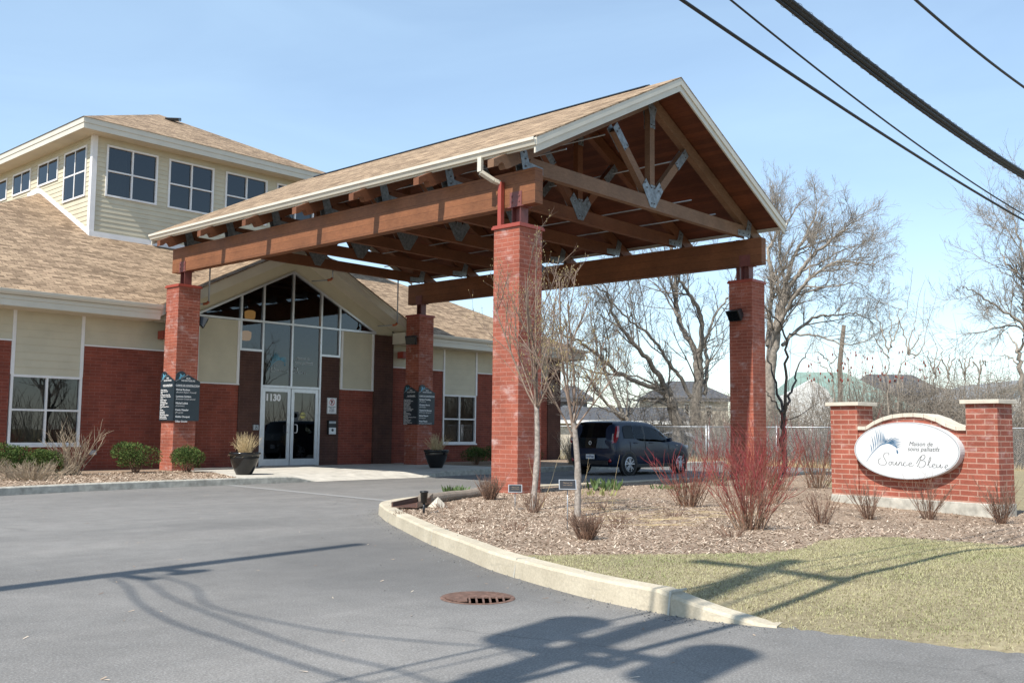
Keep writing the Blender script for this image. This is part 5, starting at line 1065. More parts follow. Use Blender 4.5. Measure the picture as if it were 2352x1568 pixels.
    # rear window, hatch, windscreen as panels on the skin
    def cross(X0, X1, z0, z1, y0, y1, off, nm, mat, bow=.05, par=body):
        m = MB(); G_ = []
        for i in range(5):
            t = i/4; X, z, yy = X0+(X1-X0)*t, z0+(z1-z0)*t, y0+(y1-y0)*t
            G_.append([(X+off+(bow if off < 0 else -bow)*(u/3)**2, yy*u/3, z) for u in range(-3, 4)])
        for a, b in zip(G_, G_[1:]):
            for j in range(6): m.poly([a[j], a[j+1], b[j+1], b[j]][::1 if off > 0 else -1], True)
        return m.build(nm, mat, par, uv=False)
    if boxy:
        cross(.06, .21, 1.08, 1.52, .66, .60, -.05, 'rear_window', 'car_glass', .06); cross(.0, .055, .78, 1.07, .62, .66, -.055, 'hatch_panel', 'black_gloss', .06)
        cross(2.2*lx, 2.8*lx, 1.49*k, 1.10*k, .58, .70, .03, 'windscreen', 'car_glass', .1)
        cross(-.0, .0, .47, .60, .16, .16, -.062, 'licence_plate', 'plate_white', .0)
        t = MB(); t.merge(text_mb('FKB7380', .075, 0, 'CENTER', .002), frame((-.066, 0, .505), (0, -1, 0), (0, 0, 1))); t.merge(text_mb('Québec', .025, 0, 'CENTER'), frame((-.066, 0, .572), (0, -1, 0), (0, 0, 1))); t.build('plate_lettering', 'plate_blue', root, uv=False)
        e = MB(); e.merge(MB().lathe([(.035, 0), (.045, .004), (.055, 0)], (0, 0, 0), 20, cap=False), frame((-.068, 0, .93), (0, -1.35, 0), (0, 0, .8))); e.build('badge', 'alloy', root, uv=False)
        MB().box(-.04, -.62, .30, .0, .62, .44).build('bumper_trim', 'black_plastic', root, bevel=.015)
        for sy in (-1, 1):
            m = MB(); P = [(.03, .75, .92), (.05, .83, .94), (.10, .86, 1.10), (.16, .845, 1.27), (.21, .80, 1.42), (.195, .765, 1.40), (.13, .785, 1.24), (.06, .76, 1.04)]
            b_ = [V((x-.035, sy*y, z)) for x, y, z in P]; m.add(b_+[p+V((.10, sy*.0, 0)) for p in b_], [tuple(range(8)), tuple(range(8, 16))[::-1]]+[(i, (i+1) % 8, 8+(i+1) % 8, 8+i) for i in range(8)]); m.build('tail_lamp', 'lamp_red', root, fix=True)
            MB().add([V((.015, sy*y, z)) for y, z in ((.73, .98), (.79, .98), (.795, 1.2), (.76, 1.2))], [(0, 1, 2, 3)]).build('reversing_lamp', 'lamp_clear', root)
            MB().lathe([(0, -.01), (.055, 0), (.05, .02)], (-.03, sy*.70, .43), 16, 'X').build('reflector', 'lamp_red', root)
            MB().box(3.66, sy*.66-.1, .74, 3.82, sy*.66+.1, .86).build('headlight', 'lamp_clear', root, bevel=.03)
        for X, yy in ((1.15, -.38), (1.15, .38), (1.95, -.38), (1.95, .38)):
            st2 = MB(); st2.hexa([(X-.12, yy-.24, .45), (X+.02, yy-.24, .45), (X+.02, yy+.24, .45), (X-.12, yy+.24, .45), (X-.26, yy-.2, 1.16), (X-.16, yy-.2, 1.16), (X-.16, yy+.2, 1.16), (X-.26, yy+.2, 1.16)]); sb_ = st2.build('seat', 'black_plastic', root, bevel=.03, fix=True); MB().box(X-.27, yy-.13, 1.2, X-.17, yy+.13, 1.38).build('headrest', 'black_plastic', sb_, bevel=.03)
        MB().tube([(.4, 0, 1.61), (.22, 0, 1.80)], .006, 5).build('aerial', 'black_plastic', root)
        for sy in (-1, 1):
            for X in (.95, 1.7): MB().box(X-.09, sy*.885-.015, .93, X+.09, sy*.885+.015, .958).build('door_handle', paint, root, bevel=.01)
            MB().box(2.95, sy*.89-.012, .86, 3.03, sy*.89+.012, .885).build('side_repeater', 'lamp_clear', root)
            for X in (.70, 1.42, 2.58): MB().box(X-.004, sy*.893-.004, .36, X+.004, sy*.893+.004, .98).build('door_seam', 'black_plastic', root)
            MB().box(.95, sy*.868-.02, .225, 2.75, sy*.868+.02, .33).build('side_skirt', 'black_plastic', root, bevel=.01)
    else: cross(.55*lx, 1.15*lx, 1.03, 1.40, .66, .56, -.03, 'rear_window', 'car_glass', .05); cross(2.3*lx, 2.92*lx, 1.42, 1.0, .56, .68, .03, 'windscreen', 'car_glass', .08)
    for sy in (-1, 1):
        m = MB(); mx_ = 2.45*lx; m.hexa([(mx_, sy*.88, .98*k), (mx_+.1, sy*.88, 1.0*k), (mx_+.1, sy*1.04, 1.02*k), (mx_, sy*1.04, 1.0*k), (mx_, sy*.88, 1.1*k), (mx_+.08, sy*.88, 1.1*k), (mx_+.08, sy*1.04, 1.13*k), (mx_, sy*1.04, 1.13*k)]); m.build('mirror', paint, root, bevel=.02, fix=True)
    for X in ((.62, 3.14) if boxy else (.70*lx, 3.27*lx)):
        for sy in (-1, 1):
            yo = sy*(hw-.015)
            MB().lathe([(0, 0), (.385, 0), (.385, .02), (.36, .03)] if sy > 0 else [(.36, -.03), (.385, -.02), (.385, 0), (0, 0)], (X, yo+sy*-.012, .335), 28, 'Y').build('wheel_arch', 'black_plastic', root, fix=True)
            w = MB().lathe([(.2, -.09), (.28, -.1), (.315, -.075), (.325, -.04), (.325, .04), (.315, .075), (.28, .1), (.21, .095), (.2, .08)], (X, yo-sy*.06, .325), 36, 'Y', cap=False).build('wheel', 'rubber', root, fix=True, uv=False)
            rm = MB(); c_ = V((X, yo+sy*.03, .325)); rm.lathe([(.195, -.02), (.218, -.005), (.222, .012), (.205, .01)], c_, 36, 'Y', cap=False); rm.lathe([(0, -.01), (.05, -.01), (.06, .01), (0, .015)] if sy > 0 else [(0, -.015), (.06, -.01), (.05, .01), (0, .01)], c_, 20, 'Y')
            for i in range(10):
                a = 2*math.pi*(i//2)/5+(.17 if i % 2 else -.17)+.3; rm.beam(c_+V((math.cos(a), 0, math.sin(a)))*.04, c_+V((math.cos(a+(.06 if i % 2 else -.06)), 0, math.sin(a+(.06 if i % 2 else -.06))))*.21, .03, .034, (0, 1, 0))
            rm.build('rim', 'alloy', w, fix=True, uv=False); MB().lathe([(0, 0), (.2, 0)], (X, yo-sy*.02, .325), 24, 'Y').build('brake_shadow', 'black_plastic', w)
    root.location = loc; root.rotation_euler.z = rz; return root
loft_car('parked_car', 'dark blue boxy hatchback parked on the drive beyond the canopy', (9.58, 5.72, 0), R(-2), 'paint_navy', H=1.57)
loft_car('parked_car', 'red car parked behind the fence beside the building corner', (29.0, 20.6, .1), R(-40), 'paint_red', 4.6, 1.85, 1.72, True, False, 'cars parked behind the fence')
loft_car('parked_car', 'white car parked behind the fence left of the boxy hatchback', (25.2, 15.0, 0), R(-70), 'paint_white', 4.5, 1.8, 1.45, False, False, 'cars parked behind the fence')
loft_car('parked_car', 'silver car behind the fence right of the boxy hatchback', (31.4, 13.6, 0), R(-60), 'paint_silver', 4.5, 1.8, 1.45, False, False, 'cars parked behind the fence')

# ------------------------------------------------------------------ chain link fence
FX = 22.5; FH = 1.5
def fence(y0, y1, label):
    o = thing('chain_link_fence', label, 'fence', (FX, (y0+y1)/2, 0), 'chain link fence panels'); m = MB(); h = FH; st_ = .075; y = y0-h
    while y < y1:
        for s in (1, -1):
            a, b = y, y+h; za, zb = (0, h) if s > 0 else (h, 0)
            ca, cb = max(a, y0), min(b, y1)
            if cb-ca > .02: 
                f = lambda q: za+(zb-za)*(q-a)/(b-a)
                m.tube([(FX+.002*s, ca, f(ca)), (FX+.002*s, cb, f(cb))], .0027, 3, False)
        y += st_
    m.build('mesh', 'chainlink', o, uv=False); n = max(1, round((y1-y0)/2.6))
    for i in range(n+1): MB().tube([(FX, y0+(y1-y0)*i/n, -.1), (FX, y0+(y1-y0)*i/n, h+.06)], .035 if i in (0, n) else .026, 8).build('post', 'chainlink', o, uv=False)
    MB().tube([(FX, y0, h), (FX, y1, h)], .024, 8).build('top_rail', 'chainlink', o, uv=False); return o
fence(-9.5, 3.4, 'chain link fence section behind the brick sign'); fence(3.5, 9.6, 'chain link fence section behind the dogwoods'); fence(13.2, 26, 'chain link fence section left of the boxy car')
fence(9.72, 13.1, 'chain link gate panel to the right of the boxy car')

# ------------------------------------------------------------------ trees beyond the fence
def limb_tree(label, D, limbs, seed, mat, cat='tree', group='bare trees beyond the fence', dens=1.0, name='bare_tree', tw=1.0, lev=4, rmin=.0055, ls=1.0):
    """limbs: (pixels, r0, r1, depth drift); each is a real branch in space, side branches grow from it"""
    rg = random.Random(seed); b0 = at(*limbs[0][0][0], D); root = thing(name, label, cat, (b0.x, b0.y, 0), group); T, C = MB(), MB(); cnt = [0]
    def rec(p, d, L, r, l):
        seg = 5 if l < 2 else 4 if l < 3 else 3
        pts, dd = twig(C, p, d, L, max(r, rmin), rg, seg, .15, .05, 4 if r > .03 else 3, max(rmin*.7, r*.4)); cnt[0] += 1
        if l >= lev or L < .35: return
        k = int((5 if l < 2 else 4)*dens+rg.random())
        for i in range(k):
            j = rg.randrange(1, len(pts)); o = pts[j-1].lerp(pts[j], rg.random()); a = rg.uniform(0, 6.283); dd = (pts[j]-pts[j-1]).normalized()
            s_ = dd.cross(V((math.cos(a), math.sin(a), rg.uniform(-.5, .5))))
            if s_.length < .05: continue
            rec(o, dd*.8+s_.normalized()*.62+V((0, 0, .06)), L*rg.uniform(.42, .66), r*.5, l+1)
    for li, (px, r0, r1, dr) in enumerate(limbs):
        if lev > 2: r0 *= .66 if li == 0 else .56; r1 *= .66 if li == 0 else .5
        P = [at(x, y, D+dr*i/(max(1, len(px)-1))) for i, (x, y) in enumerate(px)]
        if li == 0: P = [V((P[0].x, P[0].y, -.3))]+P
        P = smooth_path(P, 5); n = len(P); P = [p+V((rg.uniform(-1, 1), rg.uniform(-1, 1), rg.uniform(-1, 1)))*.05 for p in P]
        (T if r0 > .09 else C).tube(P, [r0+(r1-r0)*i/(n-1) for i in range(n)], 9 if r0 > .1 else 6, True)
        tot = sum((P[i+1]-P[i]).length for i in range(n-1)); k = int(tot*1.5*dens*tw)
        for i in range(k):
            t = rg.uniform(.12 if li else .5, 1)**.8; j = min(n-2, int(t*(n-1))); o = P[j].lerp(P[j+1], rg.random()); dd = (P[j+1]-P[j]).normalized(); a = rg.uniform(0, 6.283); s_ = dd.cross(V((math.cos(a), math.sin(a), rg.uniform(-.6, .6)))).normalized()
            rr = r0+(r1-r0)*t; rec(o, dd*.65+s_*.7+V((0, 0, .12)), ls*rg.uniform(1.2, 3.4)*(1.15-.45*t)*tw**.2, min(rr*.5, .045) if lev > 2 else rr*.22, 1)
        if li: rec(P[-1], P[-1]-P[-2], 1.5*ls, min(r1, .025), 1)
    if T.v: T.build('trunk', mat, root, uv=False)
    C.build('crown', mat, root, uv=False); return root
def z6(*p): return [((2000+x*.63762)*.57422, (1000+y*.63762)*.57422) for x, y in p]
def z7(*p): return [((3000+x*.47839)*.57422, (750+y*.47839)*.57422) for x, y in p]
limb_tree('leaning bare tree with thick limbs reaching left over the parked car', 43, [
    (z6((1130, 1150), (1100, 1050), (1065, 930), (1045, 870)), .42, .33, 0), (z6((1050, 890), (1000, 790), (930, 690), (850, 600), (760, 490), (700, 380), (680, 280), (600, 230)), .24, .05, -3), (z6((1030, 890), (900, 840), (760, 780), (640, 690), (540, 600), (440, 550), (370, 520)), .2, .05, -4),
    (z6((1200, 925), (1130, 800), (1060, 710), (990, 600), (920, 515), (830, 450), (740, 370), (680, 270), (640, 200)), .17, .04, -2), (z6((1010, 870), (860, 790), (700, 790)), .1, .05, 1), (z6((1090, 1000), (980, 950), (830, 940), (700, 900)), .09, .03, 3)], 11, 'bark_grey', dens=.95)
limb_tree('tall bare tree with forked trunk behind the canopy beam', 46, [
    (z6((1225, 1140), (1240, 900), (1245, 720), (1240, 630)), .40, .33, 0), (z6((1242, 650), (1150, 510), (1110, 400), (1098, 250), (1090, 120), (1060, -60), (1000, -200)), .25, .07, 2), (z6((1250, 660), (1268, 520), (1250, 390), (1185, 275), (1130, 190), (1080, 60), (1090, -120)), .24, .07, -2),
    (z6((1285, 900), (1300, 720), (1290, 600), (1320, 480), (1380, 360), (1430, 290), (1480, 150)), .18, .05, 3), (z6((1120, 430), (1060, 330), (980, 220), (900, 160)), .1, .03, 2)], 12, 'bark_grey', dens=.9)
limb_tree('multi stemmed bare tree left of the leaning tree', 40, [
    (z6((790, 1130), (780, 1060)), .3, .26, 0), (z6((780, 1065), (730, 920), (660, 770), (640, 650), (600, 540), (560, 420)), .17, .04, 1), (z6((780, 1060), (700, 1010), (610, 980), (500, 930)), .1, .03, -2), (z6((790, 1060), (840, 990), (880, 900)), .11, .04, 2), (z6((770, 1040), (660, 950), (590, 850), (500, 710), (440, 640)), .12, .03, 2), (z6((785, 1050), (800, 900), (790, 760), (820, 640)), .09, .03, 1)], 13, 'bark_grey', dens=.9)
limb_tree('broad bare tree spreading to the right of the right front pillar', 44, [
    (z7((160, 1560), (200, 1330), (240, 1100), (290, 880)), .42, .28, 0), (z7((290, 900), (330, 690), (400, 520), (480, 380), (540, 240), (560, 150)), .2, .04, 2), (z7((230, 1120), (340, 830), (450, 660), (570, 530), (690, 430), (800, 340), (860, 280)), .2, .04, -2), (z7((160, 1340), (240, 1140), (350, 950), (480, 780), (640, 660), (800, 615), (960, 640), (1060, 640)), .2, .03, -3),
    (z7((270, 1320), (390, 1190), (560, 1080), (720, 1070), (880, 1050), (1020, 1120)), .16, .03, 3), (z7((150, 1330), (165, 1050), (185, 760), (150, 540), (210, 420), (320, 280), (400, 150)), .2, .04, 1), (z7((330, 1230), (500, 1230), (680, 1270), (780, 1310), (950, 1290), (1040, 1230)), .1, .03, -2), (z7((300, 800), (250, 620), (240, 400), (200, 200), (180, 80)), .13, .04, 2),
    (z7((420, 700), (560, 640), (700, 560), (900, 480), (1000, 440)), .1, .02, 2), (z7((380, 900), (520, 860), (700, 820), (900, 800), (1020, 880)), .1, .02, -1)], 14, 'bark_tan', dens=1.12, tw=1.35, ls=.66, rmin=.0048)
limb_tree('slim dark bare tree between the right front pillar and the brick sign', 27, [
    (z6((1775, 1200), (1775, 1100), (1778, 1010)), .085, .075, 0), (z6((1776, 1020), (1740, 900), (1700, 750), (1680, 620)), .05, .012, 1), (z6((1780, 1010), (1793, 850), (1795, 620), (1770, 480), (1680, 380)), .055, .012, -1), (z6((1780, 1000), (1830, 880), (1870, 740), (1920, 640)), .045, .012, 1), (z6((1775, 1060), (1720, 960), (1670, 880)), .035, .01, 0)], 15, 'bark_dark', dens=.32, lev=2, rmin=.005)
limb_tree('bare budding tree reaching in from the right edge', 40, [
    (z7((2420, 1700), (2400, 1400), (2360, 1150), (2330, 800)), .3, .2, 0), (z7((2380, 1250), (2250, 1120), (2100, 1020), (1960, 930), (1830, 850), (1760, 830)), .12, .02, -1), (z7((2350, 900), (2250, 760), (2150, 640), (2100, 560), (2060, 480)), .11, .02, 1), (z7((2380, 1300), (2240, 1170), (2080, 1170), (1900, 1210), (1760, 1240)), .1, .02, 2), (z7((2330, 820), (2290, 560), (2240, 380), (2200, 240)), .13, .03, 1), (z7((2340, 700), (2400, 480), (2330, 300), (2280, 180)), .1, .03, -1)], 16, 'bark_tan', dens=1.1, tw=1.3, ls=.72, rmin=.0048)
limb_tree('small bare tree below the budding tree at the right edge', 36, [
    (z7((2280, 1760), (2260, 1500), (2240, 1350)), .1, .07, 0), (z7((2245, 1380), (2190, 1260), (2130, 1200)), .05, .01, 1), (z7((2245, 1370), (2290, 1250), (2320, 1150)), .05, .01, -1), (z7((2260, 1500), (2170, 1420), (2090, 1400)), .04, .01, 1)], 17, 'bark_tan', dens=.8, lev=2)
def sumac(D, base, forks, seed, label, cones):
    o = limb_tree(label, D, [(z7(*f), .045 if i == 0 else .03, .012, 0) for i, f in enumerate([base]+forks)], seed, 'bark_tan', group='sumac stems behind the fence', dens=.22, lev=1, name='sumac', rmin=.009); rg = random.Random(seed); m = MB(); stm = MB()
    for cx_, cy_ in cones:
        p = at(*z7((cx_, cy_))[0], D+rg.uniform(-1.5, 1.5)); s = rg.uniform(.3, .6); dx = rg.uniform(-.05, .05)
        m = MB(); m.tube([p, p+V((dx*.3, 0, .05*s)), p+V((dx*.6, 0, .13*s)), p+V((dx, 0, .22*s))], [.03*s, .065*s, .05*s, .008], 6); m.build('seed_cone', 'sumac_red', o, uv=False); stm.tube([p, p+V((rg.uniform(-.15, .15), rg.uniform(-.2, .2), -.5)), p+V((rg.uniform(-.45, .45), rg.uniform(-.3, .3), -1.6))], .007, 3)
    if cones: stm.build('stems', 'bark_tan', o, uv=False)
rgc = random.Random(5); cones = [(x, y) for x, y in [(rgc.uniform(480, 1480), rgc.uniform(1340, 1640)) for _ in range(86)] if y > 1345+abs(x-1000)*.12]
sumac(36, [(1150, 1800), (1155, 1560), (1160, 1360)], [[(1160, 1380), (1110, 1200), (1070, 1080), (1050, 1000)], [(1160, 1370), (1210, 1240), (1255, 1120), (1310, 1020)], [(1155, 1420), (1090, 1330), (1030, 1240)], [(1170, 1330), (1180, 1180), (1160, 1040)]], 21, 'tall sumac with red seed cones behind the brick sign', cones[:40])
sumac(36, [(1240, 1800), (1250, 1560), (1320, 1390)], [[(1320, 1400), (1290, 1230), (1240, 1060), (1270, 1010)], [(1320, 1390), (1400, 1270), (1440, 1190)], [(1320, 1380), (1350, 1230), (1380, 1110)], [(1320, 1400), (1420, 1370), (1470, 1210)]], 22, 'forked sumac right of the tallest sumac', cones[40:60])
sumac(38, [(700, 1800), (690, 1580), (660, 1440)], [[(660, 1450), (600, 1400), (560, 1380)], [(670, 1480), (720, 1420), (690, 1340)], [(690, 1580), (620, 1500), (520, 1440)]], 23, 'low sumac with red cones before the green roof', cones[60:])
for i, (x, h) in enumerate(((1530, 1320), (1640, 1400), (1780, 1400), (1900, 1470))):
    sumac(37, [(x, 1900), (x+10, 1640), (x+15, 1540)], [[(x+15, 1560), (x-30, 1450), (x-40, h+40)], [(x+15, 1550), (x+60, 1440), (x+80, h+20)], [(x+12, 1600), (x+20, 1450), (x+30, h)]], 30+i, ['thin upright sumac with two whip tops', 'grey sumac clump above the middle of the sign', 'branchy sumac left of the white house', 'low sumac before the white house'][i], [(x+rgc.uniform(-60, 60), 1500+rgc.uniform(-40, 60)) for _ in range(4)] if i == 0 else [])
# the thicket along and behind the fence
def thicket(y0, y1, n, seed, label, hmax):
    rg = random.Random(seed); m = MB()
    for i in range(n):
        y = rg.uniform(y0, y1); x = 23.0+abs(rg.gauss(0, 4)); h = rg.uniform(.3, 1)*hmax*(1 if rg.random() < .8 else 1.2)
        d = V((rg.uniform(-.5, .5), rg.uniform(-.5, .5), 1)); pts, dd = twig(m, (x, y, -.05), d, h, rg.uniform(.006, .02), rg, 5, .2, .02, 3)
        for k in range(5):
            j = rg.randrange(2, len(pts)); a = rg.uniform(0, 6.28); twig(m, pts[j-1].lerp(pts[j], rg.random()), (math.cos(a), math.sin(a), rg.uniform(-.1, .9)), h*rg.uniform(.15, .4), .007, rg, 3, .3, 0, 3)
    tag(m.build('thicket', 'bark_tan', None, uv=False), label, 'undergrowth', kind='stuff')
thicket(-1.5, 4.5, 1700, 1, 'tangled bare thicket behind the fence and the brick sign', 4.0); thicket(-8, -1.5, 700, 4, 'lower bare thicket behind the fence right of the brick sign', 2.3); thicket(4.5, 14.5, 1500, 2, 'tangled bare thicket behind the gate', 3.3); thicket(14.5, 19, 160, 3, 'low bare growth behind the left fence', 1.4)
m = MB(); rg = random.Random(9)
for i in range(9000):
    x, y = 21.4+abs(rg.gauss(0, 1.4)), rg.uniform(-9, 18); a = rg.uniform(0, 6.28); h = rg.uniform(.1, .45); d = V((math.cos(a)*.4, math.sin(a)*.4, 1)); e = V((-math.sin(a), math.cos(a), 0))*.006; p = V((x, y, -.05)); m.poly([p-e, p+e, p+d*h])
tag(m.build('dead_grass', 'straw', None, uv=False), 'dead straw grass along the foot of the fence', 'grass', kind='stuff')

# ------------------------------------------------------------------ houses beyond the trees
def house(label, px0, px1, D, eave_y, ridge_y, base_z, wall, roof, kind='hip', ins=.3, wins=(), depth=9, ov=.5, group='houses beyond the fence', name='house'):
    """front spans two pixel columns at depth D (a plane across the view); eave and ridge heights from their rows"""
    A, B = at(px0, eave_y, D), at(px1, eave_y, D); ze = (A.z+B.z)/2; zr = at((px0+px1)/2, ridge_y, D+depth/2).z
    A, B = V((A.x, A.y, 0)), V((B.x, B.y, 0)); d = (B-A).normalized(); n = V((-d.y, d.x, 0)); n = n if n.dot(V((1, 1, 0))) > 0 else -n; L = (B-A).length
    root = thing(name, label, 'house', ((A+B)/2+n*depth/2), group); P = lambda s, t, z: A+d*s+n*t+V((0, 0, z))
    m = MB(); m.hexa([P(0, 0, base_z), P(L, 0, base_z), P(L, depth, base_z), P(0, depth, base_z), P(0, 0, ze), P(L, 0, ze), P(L, depth, ze), P(0, depth, ze)]); m.build('wall', wall, root, fix=True)
    m = MB(); o = ov
    if kind == 'hip':
        i0, i1 = ins if isinstance(ins, tuple) else (ins, 1-ins); R0, R1 = P(i0*L, depth/2, zr), P(i1*L, depth/2, zr); c = [P(-o, -o, ze-.05), P(L+o, -o, ze-.05), P(L+o, depth+o, ze-.05), P(-o, depth+o, ze-.05)]
        m.poly([c[0], c[1], R1, R0]); m.poly([c[1], c[2], R1]); m.poly([c[2], c[3], R0, R1]); m.poly([c[3], c[0], R0]); m.poly([c[3], c[2], c[1], c[0]])
    elif kind == 'gable':    # gable end faces us
        m.prism([P(-o, -o, ze-.1), P(L/2, -o, zr), P(L+o, -o, ze-.1), P(L+o, -o, ze-.3), P(L/2, -o, zr-.22), P(-o, -o, ze-.3)], n*(depth+2*o))
        g = MB(); g.prism([P(0, .02, ze-.05), P(L, .02, ze-.05), P(L/2, .02, zr-.2)], n*(depth-.04)); g.build('gable_wall', wall, root, fix=True)
    else:                    # slope faces us
        m.prism([P(-o, -o, ze-.1), P(-o, depth/2, zr), P(-o, depth+o, ze-.1), P(-o, depth+o, ze-.25), P(-o, depth/2, zr-.2), P(-o, -o, ze-.25)], d*(L+2*o))
    m.build('roof', roof, root, fix=True)
    f = MB(); f.hexa([P(-o, -o-.03, ze-.34), P(L+o, -o-.03, ze-.34), P(L+o, -o, ze-.34), P(-o, -o, ze-.34), P(-o, -o-.03, ze-.1), P(L+o, -o-.03, ze-.1), P(L+o, -o, ze-.1), P(-o, -o, ze-.1)]); f.build('fascia', 'house_white' if kind != 'hip' else 'roof_grey', root, fix=True)
    for (s0, s1, z0, z1) in wins:
        w_ = MB(); q = lambda s, t, z: P(s*L, t, base_z+(ze-base_z)*z); w_.hexa([q(s0, -.05, z0), q(s1, -.05, z0), q(s1, 0.02, z0), q(s0, 0.02, z0), q(s0, -.05, z1), q(s1, -.05, z1), q(s1, .02, z1), q(s0, .02, z1)]); wo = w_.build('window', 'house_white', root, fix=True)
        g = MB(); e = (s1-s0)*.09; g.poly([q(s0+e, -.06, z0+.03), q(s1-e, -.06, z0+.03), q(s1-e, -.06, z1-.03), q(s0+e, -.06, z1-.03)]); g.build('pane', 'car_glass', wo, uv=False)
    return root
T6 = lambda x, y: z6((x, y))[0]; T8 = lambda x, y: ((3100+x*.44644)*.57422, (1500+y*.44644)*.57422)
house('grey brick house at the left behind the young trees', T6(375, 0)[0], T6(548, 0)[0], 78, T6(0, 925)[1], T6(0, 850)[1], -.2, 'house_brick', 'roof_grey', 'hip', .3, ((.55, .85, .45, .85), (.1, .4, .45, .85)))
house('cream house with dark hipped roof behind the leaning tree', T6(960, 0)[0], T6(1430, 0)[0], 84, T6(0, 925)[1], T6(0, 822)[1], -.2, 'house_cream', 'roof_grey', 'hip', .32, ((.42, .48, .3, .9), (.7, .78, .4, .85)))
house('long low house with grey roof behind the parked cars', T6(380, 0)[0], T6(1160, 0)[0], 70, T6(0, 1060)[1], T6(0, 985)[1], -.2, 'house_cream', 'roof_grey', 'slope', .3, ((.2, .26, .2, .8), (.45, .52, .2, .8)))
house('barn like building with pale walls and weathered green roof', T8(120, 0)[0], T8(1230, 0)[0], 66, T8(0, 300)[1], T8(0, -25)[1], -.2, 'house_white', 'roof_green', 'hip', (.22, .62), (), 8, name='barn')
def barn_wall():
    pts = [at(*T8(x, y), 65.2) for x, y in ((60, 560), (60, 190), (330, 40), (470, 130), (560, 300), (560, 560))]; n = (pts[1]-pts[0]).cross(pts[5]-pts[0]).normalized(); n = n if n.dot(_f) > 0 else -n
    r = [o for o in bpy.data.objects if o.name == 'barn'][0]; MB().prism(pts, n*.35).build('lean_to_wall', 'house_white', r, fix=True)
barn_wall()
house('house with dark roof behind the green roofed barn', T8(930, 0)[0], T8(1470, 0)[0], 88, T8(0, 150)[1], T8(0, -5)[1], -.2, 'house_brick', 'roof_grey', 'hip', .1, ((.4, .5, .4, .8),))
house('house with brown roof behind the sumac', T8(1380, 0)[0], T8(1830, 0)[0], 92, T8(0, 225)[1], T8(0, 110)[1], -.2, 'house_brick', 'roof_brown', 'hip', .35, ())
house('white bungalow with pale gable at the right edge', T8(1790, 0)[0], T8(2700, 0)[0], 74, T8(0, 205)[1], T8(0, 70)[1], -.2, 'house_white', 'roof_lightgrey', 'gable', .3, ((.28, .36, .25, .8), (.45, .55, .25, .8)), 10, .6)
p0, p1 = at(*z7((750, 1480))[0], 58), at(*z7((785, 1150))[0], 58)
tag(MB().tube([V((p0.x, p0.y, -.2)), p0, p1], [.16, .14, .12], 10).build('telephone_pole', 'wood_pole'), 'bare leaning wooden pole behind the sumac', 'pole')

# ------------------------------------------------------------------ utility poles and overhead cables by the street
def upole(x, y, H, label, arms, transf):
    o = thing('utility_pole', label, 'utility pole', (x, y, 0), 'wooden utility poles by the street'); MB().tube([(x, y, -.3), (x, y, H*.5), (x, y, H)], [.15, .125, .10], 14).build('pole', 'wood_pole', o)
    for z, w in arms: 
        a = MB().box(x-.06, y-w, z-.06, x+.06, y+w, z+.06).build('crossarm', 'wood_pole', o)
        for dy in (-w*.9, w*.9): MB().lathe([(.02, 0), (.05, .03), (.03, .07), (.05, .1), (0, .14)], (x, y+dy, z+.06), 10).build('insulator', 'pipe_grey', o)
    for dy, z in transf:
        t = MB().lathe([(0, 0), (.20, 0), (.22, .03), (.22, .78), (.235, .8), (.235, .84), (.2, .88), (0, .92)], (x, y+dy, z), 20).build('transformer', 'pipe_grey', o, uv=False); MB().lathe([(.03, 0), (.05, .04), (.03, .09), (.05, .13), (0, .2)], (x, y+dy, z+.9), 10).build('bushing', 'black_plastic', t); MB().box(x-.05, min(y, y+dy), z+.3, x+.05, max(y, y+dy), z+.4).build('mounting', 'steel_bolt', t)
    return o
pl_ = upole(-15.5, -4.5, 11.0, 'wooden utility pole standing left of the driveway', (), ())
for z, l_ in ((7.5, .5), (8.0, .35)): MB().beam((-15.5, -4.5, z), (-15.5, -4.5-l_, z+.12), .09, .09).build('cable_bracket', 'steel_bolt', pl_)
MB().lathe([(0, 0), (.09, .02), (.1, .3), (.05, .38), (0, .4)], (-15.5, -4.86, 7.95), 12).build('splice_case', 'black_plastic', pl_)
upole(-14.6, -9.05, 11.5, 'wooden utility pole with two transformers beside the street', ((10.7, .7), (6.85, .4)), ((.42, 6.95), (-.70, 6.8)))
upole(14.2, -8.8, 12.5, 'wooden utility pole farther along the street', ((11.5, .8),), ())
def cable(pts, r, label, group='overhead cables above the driveway', n=6):
    m = MB().tube(pts, r, n); return tag(m.build('overhead_cable', 'wire_black', None, uv=False), label, 'cable', group)
def span(px, y0, r_, zl, xr):
    """a sagging cable in the plane y = y0, through the sight lines; ends at the pole and beyond the frame"""
    import numpy as np
    P = []
    for x, y in px:
        D = _f+_r2*((x-1176)/FPX)-_u2*((y-784)/FPX); t = (y0-CAM_LOC.y)/D.y; P.append(CAM_LOC+D*t)
    xs = [p.x for p in P]+[-14.6]; zs = [p.z for p in P]+[zl]; w = [3]*len(P)+[.12]
    c = np.polyfit(xs, zs, 2, w=w); return [V((-14.6+(xr+14.6)*i/60, y0, float(np.polyval(c, -14.6+(xr+14.6)*i/60)))) for i in range(61)]
cable(span([(1566, 0), (1668, 69), (1811, 168), (1993, 285), (2187, 409), (2352, 506)], -8.4, 0, 4.6, 14), .0135, 'lowest black cable crossing the upper right of the sky')
cable(span([(1677, 0), (1719, 31), (1858, 146), (2004, 256), (2169, 376), (2352, 493)], -8.6, 0, 5.0, 14), .008, 'thin black cable just above the lowest one')
cable(span([(2097, 0), (2223, 95), (2352, 203)], -8.9, 0, 6.4, 14), .014, 'single black cable in the top right corner')
c3 = span([(1798, 0), (1887, 71), (2052, 195), (2169, 279), (2352, 404)], -9.05, 0, 5.4, 14)
m = MB(); rg = random.Random(4)
